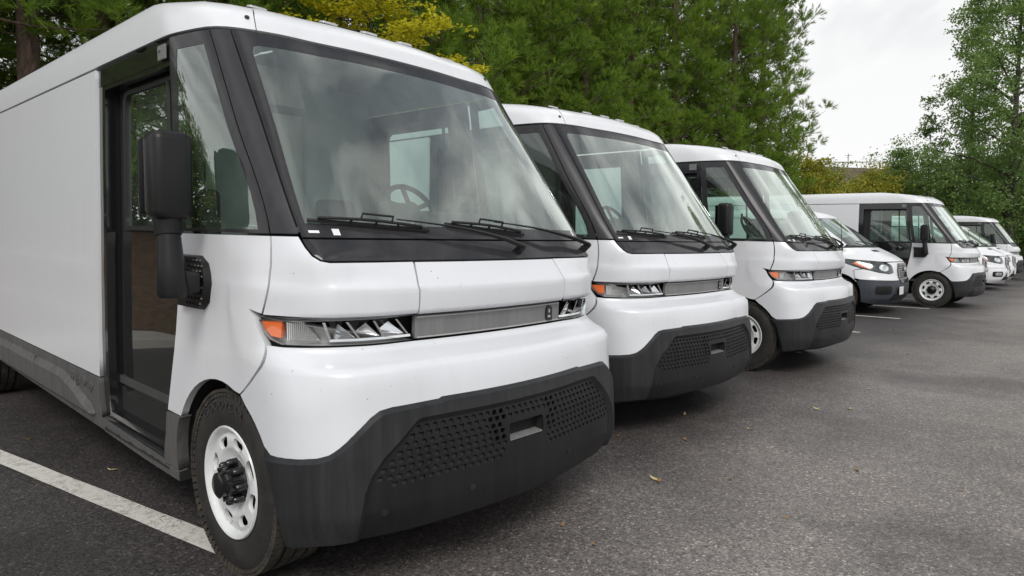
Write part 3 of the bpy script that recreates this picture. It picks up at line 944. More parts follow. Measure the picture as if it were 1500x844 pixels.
    # badge: black D plate with a pale dot and bar
    def dshape(cx, cz, w, hh, n=7):
        # flat foot at the bottom, rounded over the top
        o = [(cx - w / 2, cz - hh / 2), (cx + w * .30, cz - hh / 2), (cx + w / 2, cz - hh * .30)]
        for k in range(n):
            a_ = math.pi * k / (n - 1); o.append((cx + w / 2 * math.cos(a_), cz + hh * .12 + hh * .38 * math.sin(a_)))
        return o
    bd = panel(S, 'badge', dshape(-.353, 1.013, .048, .072), M['black_gloss'], gb, off=.010, flange=.010, step=(.03, .03), gap=0)
    for (cx, cz, w, hh) in ((-.350, .996, .022, .010), (-.350, 1.022, .010, .018)):
        panel(S, 'badge_mark', rrect(cx - w / 2, cz - hh / 2, cx + w / 2, cz + hh / 2, .003, 2), M['bar_edge'], bd, off=.0115, flange=.001, step=(.05, .05), gap=0)
    # ---- bumper
    archB = arch_pts(.3535, .407, -.03, .335, .446, 6)
    rb = [(a, t - .004) for a, t in btop[1:-1]] + [(1.075, .571)]
    rb = rb[:-1] + [(Y(y, z), z - .004) for y, z in archB[0:]] + [(1.0, .262), (.971, .262), (.90, .282), (.80, .296)]
    it = [(.0, .700), (.535, .700), (.556, .694), (.575, .678), (.616, .640), (.681, .583), (.722, .530), (.745, .470), (.757, .400), (.768, .300)]
    ip = it + [(-a, t) for a, t in it[::-1][:-1]]
    half = rb + it[::-1]
    bump_poly = half[:-1] + [(0, .700)] + [(-a, t) for a, t in half[::-1][1:]]
    bump = panel(S, 'bumper', bump_poly, M['plastic'], root, off=.016, flange=.024, slope=.024, step=(.05, .035), gap=.001)
    ii = inset(densify([(a, t) if t > .31 else (a, .286) for a, t in ip], .08), .004)
    holes = []; pits = []
    slot = rrect(-.108, .531, .108, .607, .012, 2)
    row = 0
    z = .482
    while z < .682:
        lim = np.interp(z, [.47, .53, .583, .64, .68], [.700, .695, .650, .585, .54])
        if z < .50: lim = .66
        k = 0
        x = -lim + (.018 if row % 2 else 0)
        while x <= lim:
            if not (abs(x) < .135 and z < .632) and not (abs(x) < .10 and False):
                holes.append((x, z, row))
            x += .0360; k += 1
        z += .0262; row += 1
    hs = []
    for (x, z, rw) in holes:
        w, hh = .0230, .0180
        sgn = 1 if rw % 2 else -1
        o = [(x - w / 2, z - hh / 2), (x + w / 2, z - hh / 2)] if sgn > 0 else [(x + w / 2, z + hh / 2), (x - w / 2, z + hh / 2)]
        for k in range(5):
            a_ = math.pi * k / 4
            o.append((x + sgn * w / 2 * math.cos(a_), z + sgn * (hh * .05 + hh * .5 * math.sin(a_))))
        hs.append(o)
    ins = panel(S, 'bumper_insert', ii, M['insert'], bump, holes=[slot] + hs, off=-.003, flange=.02, hole_flange=.012, step=(.06, .05), gap=0, maxseg=.03)
    # dimple floors: shallow pits, open to the dark near the slot
    V = []; F = []; Nn = []
    for (x, z, rw) in holes:
        if .13 < abs(x) < .21 and z > .545: continue
        b0 = len(V)
        q = [(x - .012, z - .011), (x + .012, z - .011), (x + .012, z + .011), (x - .012, z + .011)]
        P = np.concatenate([S.p(np.array([p[0] for p in q[:2]]), np.array([p[1] for p in q[:2]]), -.0036), S.p(np.array([p[0] for p in q[2:]]), np.array([p[1] for p in q[2:]]), -.0150)])
        V += [tuple(p) for p in P]; F.append((b0, b0 + 1, b0 + 2, b0 + 3))
    tag(link_mesh('dimple_pattern', V, F, M['insert'], bump), kind='stuff')
    panel(S, 'bumper_core', [(-.72, .45), (.72, .45), (.62, .69), (-.62, .69)], M['liner'], bump, off=-.05, flange=0, step=(.1, .1), gap=0, holes=[rrect(-.13, .51, .13, .63, .01, 2)])
    sl = panel(S, 'tow_slot', inset(slot, -.002), M['liner'], bump, off=-.055, flange=-.050, step=(.1, .1), gap=0)
    lip = MB()
    P = [S.p(a_, t_, o_)[0] for a_ in (-.106, .106) for (t_, o_) in ((.533, -.008), (.533, -.05), (.546, -.05), (.538, -.008))]
    lip.add(P, [(0, 1, 2, 3), (7, 6, 5, 4), (3, 2, 6, 7), (0, 3, 7, 4), (1, 0, 4, 5), (2, 1, 5, 6)])
    lip.build('slot_ledge', M['bar'], sl)
    for (x, z) in ((.686, .388), (.308, .393), (-.308, .393), (-.686, .388)):
        a_ = X(x, z); p = Vector(S.p(a_, z, -.004)[0]); nn = Vector(S.normal(a_, z)[0])
        b = MB(); b.tube([p, p + nn * .004], .014, 12); b.tube([p, p + nn * .008], .007, 6)
        b.build('bolt', M['plastic'], bump)
    panel(S, 'lower_valance', [(-.74, .235), (.74, .235), (.74, .312), (-.74, .312)], M['liner'], root, off=-.05, flange=.05, step=(.1, .05), gap=0)
    # ---- windshield
    wb = [(.8325, 1.352), (.8325, 1.8), (.8325, 2.197), (.60, 2.200), (.3, 2.202)]
    wpoly = wb + [(-a, t) for a, t in wb[::-1]]
    wi = [(.800, 1.403), (.800, 1.44), (.772, 2.10), (.762, 2.128), (.74, 2.136), (.3, 2.142)]
    wip = wi + [(-a, t) for a, t in wi[::-1]]
    ws = panel(S, 'windshield', wpoly, M['frit'], root, holes=[wip], step=(.05, .04), flange=.014, hole_flange=.002)
    panel(S, 'glass_pane', wip, M['glass'], ws, step=(.05, .05), flange=0, gap=0, off=-.001)
    cw = [(.800, 1.274), (.824, 1.292), (.8325, 1.318), (.8345, 1.349)]
    cw = [(.775, 1.270)] + cw
    panel(S, 'cowl', cw + [(-a, t) for a, t in cw[::-1]], M['frit'], root, step=(.05, .02), flange=.016, off=-.001)
    for (a0, a1, t0, t1) in ((.765, .800, 1.369, 1.378), (.698, .722, 1.362, 1.385)):
        panel(S, 'sticker', [(a0, t0), (a1, t0), (a1, t1), (a0, t1)], M['sticker'], ws, off=.0012, flange=.001, step=(.1, .1), gap=0)
    panel(S, 'sticker', [(-.758, 1.375), (-.742, 1.375), (-.742, 1.40), (-.758, 1.40)], M['sticker'], ws, off=.0012, flange=.001, step=(.1, .1), gap=0)
    # ---- wipers (pivot, arm and blade)
    for (pa, pt_, ea, et, l0, l1) in ((-.179, 1.303, .45, 1.405, (.792, 1.410), (.300, 1.382)), (-.758, 1.307, -.06, 1.408, (.205, 1.410), (-.270, 1.372))):
        w = MB()
        pv = Vector(S.p(pa, pt_, 0)[0]); nn = Vector(S.normal(pa, pt_)[0])
        w.tube([pv - nn * .01, pv + nn * .045], [.020, .016], 10)
        path = [Vector(S.p(pa + (ea - pa) * k / 6, pt_ + (et - pt_) * (k / 6) ** .8, .040 + .018 * math.sin(math.pi * k / 6))[0]) for k in range(7)]
        w.tube(path, [.017, .016, .0135, .011, .008, .006, .005], 6, True, .6)
        wo = w.build('wiper', M['black'], root, True, 40)
        b = MB()
        bl = [Vector(S.p(l0[0] + (l1[0] - l0[0]) * k / 14, l0[1] + (l1[1] - l0[1]) * k / 14, .010)[0]) for k in range(15)]
        b.tube(bl, .005, 6, True, 1.6)
        br_ = [Vector(S.p(l0[0] + (l1[0] - l0[0]) * k / 14, l0[1] + (l1[1] - l0[1]) * k / 14 + .004, .020 + .014 * math.sin(math.pi * k / 14))[0]) for k in range(15)]
        b.tube(br_[1:14], .0065, 6)
        for k in (1, 4, 7, 10, 13): b.tube([bl[k], br_[k]], .005, 5)
        b.tube([br_[5], br_[5] + Vector((0, .01, .022)), br_[9] + Vector((0, .01, .022)), br_[9]], .005, 5)
        b.build('wiper_blade', M['black'], wo)
    panel(S, 'seam_backing', [(-1.0, .97), (1.0, .97), (1.0, 1.372), (-1.0, 1.372)], M['liner'], root, off=-.075, flange=0, step=(.08, .06), gap=0)  # dark sheet added behind the nose seams to block light in the gaps
    for s in (1, -1):
        m_ = (lambda q: q) if s > 0 else flipa
        panel(S, 'pillar_backing', m_([(.818, 1.40), (.80, 2.17), (.985, 2.17), (.985, 1.40)]), M['liner'], root, off=-.022, flange=0, step=(.05, .1), gap=0)  # added dark sheet that stops bright gaps along the pillar seams
    # ---- roof
    rc = [(.726, 2.210), (.722, 2.30), (.705, 2.36), (.68, 2.42), (.66, 2.50), (.65, 2.60), (.65, 2.6995)]
    panel(S, 'roof_cap', [(-a, t) for a, t in rc[::-1]] + rc[::-1][::-1] if False else [(-a, t) for a, t in rc] + rc[::-1], M['white'], root, step=(.07, .025), flange=.012, gap=.0015)
    for s in (1, -1):
        m_ = (lambda q: q) if s > 0 else flipa
        rs = [(a + .001, t) for a, t in rc]
        rp = rs + [(7.28, 2.6995), (7.28, 2.6), (7.28, 2.5), (7.28, 2.42), (7.28, 2.36), (7.28, 2.210)]
        panel(S, 'roof_side', m_(rp), M['white'], root, step=(.14, .022), flange=.012, gap=.0015, maxseg=.1)
    for a_, t_ in ((.650, 2.405), (.27, 2.395), (0.04, 2.395), (-.19, 2.395), (-.650, 2.405)):
        p = Vector(S.p(a_, t_)[0])
        l = MB()
        l.box(p + Vector((0, -.01, .006)), (.085, .045, .022), .010, Matrix.Rotation(-.25, 3, 'X'))
        lo = l.build('marker_light', M['lamp_grey'], root, True, 50)
        l2 = MB(); l2.box(p + Vector((0, -.012, -.002)), (.10, .058, .016), .006, Matrix.Rotation(-.25, 3, 'X')); l2.build('light_base', M['black'], lo)
    # ---- rear wall, underbody, cabin
    tt = np.concatenate([np.linspace(.34, 2.2, 10), np.linspace(2.25, 2.7, 10)])
    Rr = [tuple(S.at(7.28, t)[0]) for t in tt]; Ll = [(-x, y, z) for x, y, z in Rr[::-1]]
    link_mesh('rear_wall', Rr + Ll, [tuple(range(len(Rr) + len(Ll)))], M['white'], root)
    ub = MB()
    ub.box((0, -3.1, .44), (1.72, 5.2, .16)); ub.box((0, -.2, .42), (1.0, 1.3, .2)); ub.box((0, 0, .36), (1.4, .12, .12)); ub.box((0, -4.66, .38), (1.4, .14, .14))
    ub.build('underbody', M['liner'], root)
    fl = MB(); fl.box((0, -.75, .56), (1.74, 1.7, .04)); fl.build('cab_floor', M['interior_dark'], root)
    bh = MB()
    for (x0, x1) in ((-.88, -.36), (.36, .88)): bh.box(((x0 + x1) / 2, -1.56, 1.45), (x1 - x0, .03, 1.75))
    bh.box((0, -1.565, 2.27), (1.66, .03, .16)); bh.box((0, -1.568, 2.36), (1.25, .03, .13)); bh.box((0, -1.60, 1.34), (.74, .03, 1.6))
    bh.build('bulkhead', M['interior_pale'], root)
    # dashboard shelf that follows the nose
    aa = np.linspace(-.98, .98, 31)
    up = S.p(aa, np.full(31, 1.385), -.03)
    V = [tuple(p) for p in up] + [(p[0], max(p[1] - .30, -.18) if abs(p[0]) < .7 else max(p[1] - .2, -.2), 1.395) for p in up] + [(p[0] * .98, -.25, 1.20) for p in up] + [(p[0] * .98, -.15, .58) for p in up]
    n = 31; F = []
    for r_ in range(3):
        for k in range(n - 1): F.append((r_ * n + k, r_ * n + k + 1, (r_ + 1) * n + k + 1, (r_ + 1) * n + k))
    ds = link_mesh('dashboard', V, F, M['interior_grey'], root)
    cl = MB(); cl.box((-.40, -.16, 1.44), (.42, .12, .10), .02); cl.box((-.02, -.14, 1.46), (.20, .03, .13), .01); cl.build('instrument_panel', M['interior_dark'], ds)
    bk = MB(); bk.prism([(-.13, 1.395), (.07, 1.395), (-.02, 1.53), (-.05, 1.545), (-.10, 1.545), (-.125, 1.53)], .30, .275, 'xz')
    # sensor bracket: a hooped fin behind the glass, right of the middle
    sb_v, sb_f, sb_l = cdt([(-.14, 1.395), (.045, 1.395), (-.03, 1.530), (-.055, 1.548), (-.125, 1.548), (-.14, 1.530)], [[(-.115, 1.465), (-.115, 1.522), (-.062, 1.522), (-.030, 1.465)]], (.05, .05), (), .05)
    V = [(u, .30, w) for u, w in sb_v] + [(u, .285, w) for u, w in sb_v]; k0 = len(sb_v)
    F = [tuple(f) for f in sb_f] + [tuple(k0 + i for i in f[::-1]) for f in sb_f]
    link_mesh('sensor_bracket', V, F, M['interior_dark'], ds)
    sw = MB(); c = Vector((-.37, -.44, 1.50)); tilt = Matrix.Rotation(R(-58), 3, 'X')
    ring = [c + tilt @ Vector((.165 * math.cos(a_), .165 * math.sin(a_), 0)) for a_ in np.linspace(0, 2 * math.pi, 33)]
    sw.tube(ring, .015, 8, False)
    for a_ in (R(200), R(340), R(270)): sw.tube([c, c + tilt @ Vector((.165 * math.cos(a_), .165 * math.sin(a_), 0))], .014, 6)
    sw.tube([c, c + Vector((0, .20, -.16))], .03, 8); sw.tube([c + tilt @ Vector((0, 0, -.02)), c + tilt @ Vector((0, 0, .02))], .05, 12)
    sw.build('steering_wheel', M['interior_dark'], root, True)
    for sx in (-.43,):
        se = MB(); se.box((sx, -1.05, .88), (.48, .46, .14), .05); se.box((sx, -1.27, 1.16), (.46, .13, .50), .05, Matrix.Rotation(.12, 3, 'X')); se.box((sx, -1.31, 1.50), (.27, .10, .16), .04); se.box((sx, -.98, .74), (.30, .34, .34))
        se.build('seat', M['interior_dark'], root, True, 50)
    se = MB(); se.box((.55, -1.30, 1.30), (.40, .10, .60), .04); se.box((.55, -1.27, .98), (.40, .16, .12), .04); se.box((.55, -1.30, 1.70), (.24, .09, .16), .03)
    se.build('jump_seat', M['interior_dark'], root, True, 50)
    SHEAR[0] = 0.0
    for sx in (1, -1):
        for yy in (0, -4.66):
            make_wheel(root, (sx * .922, yy, .372))
    return root

van0 = make_van()
VANS = [  # x, y, heading
    (-0.50042, 3.29361, -2.30772, 'large white step van nearest the camera, its whole flank and nose in view'),
    (0.97805, 5.47732, -2.32971, 'white step van parked directly behind the nearest one, second in the row'),
    (3.00440, 7.69905, -2.2850, 'third white step van, just left of the cargo van with grey bumper'),
    (9.49546, 14.82282, -2.33, 'white step van standing right of the cargo van, black door and round wheel seen side-on'),
    (19.35, 26.7, -2.31, 'farthest white step van, small at the right edge below the big tree'),
]
vans = [van0]
for k, (x, y, th, lab) in enumerate(VANS):
    o = van0 if k == 0 else copy_tree(van0)
    if k: vans.append(o)
    o.location = (x, y, 0); o.rotation_euler = (0, 0, th)
    tag(o, lab, 'delivery van', 'white step vans parked in a row')

# ================================================================ ground
def mat_asphalt():
    m, nt, b = new_mat('asphalt')
    v = coords(nt, (1, 1, 1))
    big = noise(nt, .35, 5, 0.6, v, 0.4)
    mid = noise(nt, 1.9, 7, 0.7, v, 0.6)
    c = mixc(nt, ramp(nt, big, [(0.35, g3(0)), (0.68, g3(1))]), (0.155, 0.139, 0.132), (0.260, 0.236, 0.222))
    c = mixc(nt, ramp(nt, mid, [(0.44, g3(0)), (0.72, g3(.6))]), c, (0.29, 0.262, 0.238))
    def chips(scale, lo, hi, thr, col, base):
        vo = nt.nodes.new('ShaderNodeTexVoronoi'); vo.inputs['Scale'].default_value = scale
        nt.links.new(v, vo.inputs['Vector'])
        f = ramp(nt, vo.outputs['Distance'], [(lo, g3(1)), (hi, g3(0))])
        sel = nt.nodes.new('ShaderNodeSeparateXYZ'); nt.links.new(vo.outputs['Color'], sel.inputs[0])
        s2 = ramp(nt, sel.outputs[0], [(thr, g3(0)), (min(.99, thr + .10), g3(.95))])
        q = nt.nodes.new('ShaderNodeMath'); q.operation = 'MULTIPLY'
        nt.links.new(f, q.inputs[0]); nt.links.new(s2, q.inputs[1])
        return mixc(nt, q.outputs[0], base, col), q.outputs[0]
    # aggregate: every stone of the mix has a tone of its own
    dv = nt.nodes.new('ShaderNodeMixRGB'); dv.inputs[0].default_value = .012
    nz = nt.nodes.new('ShaderNodeTexNoise'); nz.inputs['Scale'].default_value = 60; nt.links.new(v, nz.inputs['Vector'])
    nt.links.new(v, dv.inputs[1]); nt.links.new(nz.outputs[1], dv.inputs[2])
    def stones(scale, stops, base, fac):
        vo = nt.nodes.new('ShaderNodeTexVoronoi'); vo.inputs['Scale'].default_value = scale
        nt.links.new(dv.outputs[0], vo.inputs['Vector'])
        sel = nt.nodes.new('ShaderNodeSeparateXYZ'); nt.links.new(vo.outputs['Color'], sel.inputs[0])
        t = ramp(nt, sel.outputs[0], stops)
        return mixc(nt, fac, base, t, 'MULTIPLY'), sel.outputs[0]
    c, q1 = stones(98, [(0.0, g3(.45)), (.35, g3(.78)), (.70, g3(1.0)), (.93, g3(1.22)), (.985, g3(2.0))], c, 1.0)
    c, q2 = stones(210, [(0.0, g3(.6)), (.5, g3(1.0)), (.9, g3(1.3)), (1.0, g3(1.9))], c, 1.0)
    c, q3 = chips(21, .04, .07, .90, (0.55, 0.50, 0.42), c)
    # pollen, crushed needles and dust in drifts; old oil
    dm = ramp(nt, noise(nt, .9, 8, 0.78, v, 1.4), [(0.58, g3(0)), (0.72, g3(.42))])
    grain = ramp(nt, noise(nt, 60, 3, .7, v), [(.45, g3(0)), (.6, g3(1))])
    q = nt.nodes.new('ShaderNodeMath'); q.operation = 'MULTIPLY'; nt.links.new(dm, q.inputs[0]); nt.links.new(grain, q.inputs[1])
    c = mixc(nt, q.outputs[0], c, (0.26, 0.215, 0.15))
    oil = ramp(nt, noise(nt, .55, 3, 0.5, v, .2), [(0.30, g3(.55)), (0.40, g3(0))])
    c = mixc(nt, oil, c, (0.030, 0.029, 0.030))
    # base colour multiplied darker over the stalls, left pale in the drive lane
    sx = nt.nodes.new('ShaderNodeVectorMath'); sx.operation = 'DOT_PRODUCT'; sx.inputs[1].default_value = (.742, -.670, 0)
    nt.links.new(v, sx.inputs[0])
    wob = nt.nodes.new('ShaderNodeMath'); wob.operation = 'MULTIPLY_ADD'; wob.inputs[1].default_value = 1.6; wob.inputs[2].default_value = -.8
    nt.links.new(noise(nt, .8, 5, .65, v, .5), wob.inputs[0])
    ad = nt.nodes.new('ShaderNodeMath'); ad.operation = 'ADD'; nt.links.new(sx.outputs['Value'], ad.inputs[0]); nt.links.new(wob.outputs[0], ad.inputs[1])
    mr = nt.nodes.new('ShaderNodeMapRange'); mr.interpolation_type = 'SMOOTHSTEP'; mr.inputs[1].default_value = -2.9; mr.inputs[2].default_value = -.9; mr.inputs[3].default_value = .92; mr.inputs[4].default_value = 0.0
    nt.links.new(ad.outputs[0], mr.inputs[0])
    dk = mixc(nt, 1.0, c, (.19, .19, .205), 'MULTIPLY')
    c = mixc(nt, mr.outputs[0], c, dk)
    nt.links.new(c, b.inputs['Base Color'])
    b.inputs['Roughness'].default_value = 0.55
    b.inputs['Specular IOR Level'].default_value = 0.45
    h = nt.nodes.new('ShaderNodeMath'); h.operation = 'ADD'
    nt.links.new(noise(nt, 60, 3, 0.7, v), h.inputs[0]); nt.links.new(q1, h.inputs[1])
    bump(nt, b, h.outputs[0], 0.35, 0.004)
    return m
M['asphalt'] = mat_asphalt()

def mat_line():
    m, nt, b = new_mat('worn_line_paint')
    v = coords(nt)
    vo = nt.nodes.new('ShaderNodeTexVoronoi'); vo.feature = 'DISTANCE_TO_EDGE'; vo.inputs['Scale'].default_value = 24
    nv = nt.nodes.new('ShaderNodeMixRGB'); nv.inputs[0].default_value = .08
    nt.links.new(v, nv.inputs[1])
    nz = nt.nodes.new('ShaderNodeTexNoise'); nz.inputs['Scale'].default_value = 16; nt.links.new(v, nz.inputs['Vector']); nt.links.new(nz.outputs[1], nv.inputs[2])
    nt.links.new(nv.outputs[0], vo.inputs['Vector'])
    cr = ramp(nt, vo.outputs['Distance'], [(0.010, g3(1)), (0.03, g3(0))])
    wear = ramp(nt, noise(nt, 14, 6, 0.75, v), [(0.50, g3(0)), (0.62, g3(.8))])
    q = nt.nodes.new('ShaderNodeMath'); q.operation = 'MULTIPLY'; nt.links.new(cr, q.inputs[0]); nt.links.new(ramp(nt, noise(nt, 3.3, 3, .5, v), [(.4, g3(0)), (.6, g3(1))]), q.inputs[1])
    c = mixc(nt, wear, (0.60, 0.585, 0.55), (0.36, 0.34, 0.31))
    c = mixc(nt, q.outputs[0], c, (0.07, 0.065, 0.06))
    nt.links.new(c, b.inputs['Base Color']); b.inputs['Roughness'].default_value = 0.8
    bump(nt, b, noise(nt, 80, 3, 0.7, v), 0.3, 0.003)
    return m
M['line'] = mat_line()

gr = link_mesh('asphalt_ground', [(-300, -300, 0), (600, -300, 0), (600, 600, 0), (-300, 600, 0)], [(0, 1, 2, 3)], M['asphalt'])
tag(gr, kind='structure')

def van_pt(k, x, y, z=0.0):
    x0, y0, th = VANS[k][:3]
    c, s = math.cos(th), math.sin(th)
    return Vector((x0 + x * c - y * s, y0 + x * s + y * c, z))

FW = Vector((.742, -.670, 0)).normalized()       # the way the stalls open
def stall_line(end, length, w=.10, name='stall_line', d=FW):
    n = Vector((-d.y, d.x, 0))
    a = Vector((end[0], end[1], .004)); V = []; F = []
    K = max(2, int(length / .25)); r = random.Random(int(end[0] * 100))
    for k in range(K + 1):
        p = a - d * length * k / K
        V += [tuple(p + n * (w / 2 + r.uniform(-.003, .003))), tuple(p - n * (w / 2 + r.uniform(-.003, .003)))]
    for k in range(K): F.append((2 * k, 2 * k + 1, 2 * k + 3, 2 * k + 2))
    o = link_mesh(name, V, F, M['line']); tag(o, kind='structure'); return o
d0 = Vector((1.80, -1.14, 0)).normalized()
stall_line((-1.12, 2.755), 6.0, .118, d=d0)
ends = [(6.95, 11.95), (8.65, 13.85)]
step = Vector((1.70, 1.90)); 
for k in (-3, -2, -1, 0, 1, 2, 3, 4, 5, 6, 7):
    e = Vector(ends[0]) + step * k
    stall_line((e.x, e.y), 5.4, .10)

# ================================================================ cargo vans (bonneted)
TA = [0, .3, .55, .77, .92, 1.02, 1.15, 1.5, 1.6, 6.6]
def tl(t, pts, z=None):
    x7, y7 = pts[7][0], pts[7][1]
    if z is not None: pts = zz(pts, z[0], z[1])
    q = list(pts) + [(x7, y7 - .1) + tuple(pts[7][2:]), (x7, -4.85) + tuple(pts[7][2:])]
    return (t, q)
TL = [
 tl(.20, [(0, .80), (.3, .79), (.55, .74), (.74, .64), (.85, .52), (.90, .42), (.93, .30), (.94, 0)]),
 tl(.33, [(0, .91), (.3, .90), (.55, .86), (.77, .75), (.89, .60), (.945, .46), (.965, .32), (.97, 0)]),
 tl(.50, [(0, .94), (.3, .93), (.56, .89), (.79, .78), (.91, .62), (.96, .47), (.98, .32), (.985, 0)]),
 tl(.66, [(0, .93), (.3, .92), (.56, .87), (.79, .75), (.91, .58), (.96, .43), (.98, .28), (.99, 0)]),
 tl(.70, [(0, .905), (.3, .895), (.55, .845), (.78, .725), (.90, .56), (.955, .41), (.98, .27), (.99, 0)]),
 tl(.85, [(0, .90), (.3, .88), (.54, .82), (.76, .69), (.885, .51), (.945, .36), (.975, .22), (.99, 0)]),
 tl(1.00, [(0, .87), (.3, .84), (.53, .76), (.74, .61), (.865, .42), (.935, .27), (.968, .12), (.99, -.05)]),
 tl(1.06, [(0, .80), (.3, .77), (.52, .69), (.73, .53), (.85, .34), (.92, .18), (.96, .04), (.985, -.12)]),
 tl(1.16, [(0, .50), (.29, .48), (.51, .40), (.71, .25), (.835, .08), (.90, -.06), (.945, -.18), (.98, -.3)]),
 tl(1.27, [(0, .10), (.29, .08), (.50, .03), (.70, -.06), (.825, -.17), (.885, -.26), (.93, -.35), (.975, -.5)]),
 tl(1.56, [(0, -.28), (.285, -.30), (.49, -.34), (.675, -.42), (.79, -.52), (.85, -.60), (.895, -.70), (.945, -.88)]),
 tl(1.84, [(0, -.66), (.28, -.68), (.47, -.72), (.645, -.79), (.75, -.88), (.805, -.95), (.85, -1.04), (.905, -1.25)]),
 tl(1.90, [(0, -.73), (.28, -.75), (.47, -.79), (.64, -.86), (.74, -.95), (.795, -1.02), (.84, -1.11), (.895, -1.33)], (1.885, 1.90)),
 tl(1.96, [(0, -.85), (.27, -.87), (.45, -.92), (.61, -.99), (.71, -1.08), (.76, -1.15), (.80, -1.25), (.865, -1.45)], (1.94, 1.97)),
 tl(2.02, [(0, -1.10), (.23, -1.12), (.38, -1.17), (.50, -1.25), (.57, -1.33), (.61, -1.4), (.65, -1.5), (.74, -1.68)], (2.00, 2.04)),
 tl(2.10, [(0, -1.50), (.12, -1.52), (.19, -1.56), (.25, -1.62), (.29, -1.68), (.31, -1.72), (.33, -1.80), (.38, -1.95)], (2.05, 2.075)),
 tl(2.16, [(0, -1.9), (.0003, -1.91), (.0006, -1.92), (.0008, -1.93), (.001, -1.94), (.001, -1.95), (.001, -1.97), (.001, -2.1)], (2.085, 2.09)),
]
for _l in TL:      # short bonnet: the cab stands well forward
    _d = float(np.interp(_l[0], [1.06, 1.16, 1.27], [0, .12, .30]))
    _l[1][:] = [((q[0], q[1] + _d) + tuple(q[2:])) if i < 9 else q for i, q in enumerate(_l[1])]
TS = Loft(TA, TL)
M['bumper_blue'] = mat_plastic('cargo_van_bumper', (0.040, 0.046, 0.058), 0.5, 0.3)
M['ford_glass'] = mat_glass('cargo_van_glass', (0.45, 0.58, 0.52), 0.08, (0.5, 0.54, 0.52))
M['emblem'] = mat_simple('emblem_silver', (0.6, 0.62, 0.66), 0.3, 0.8)
M['plate'] = mat_simple('white_plate', (0.75, 0.75, 0.72), 0.5)

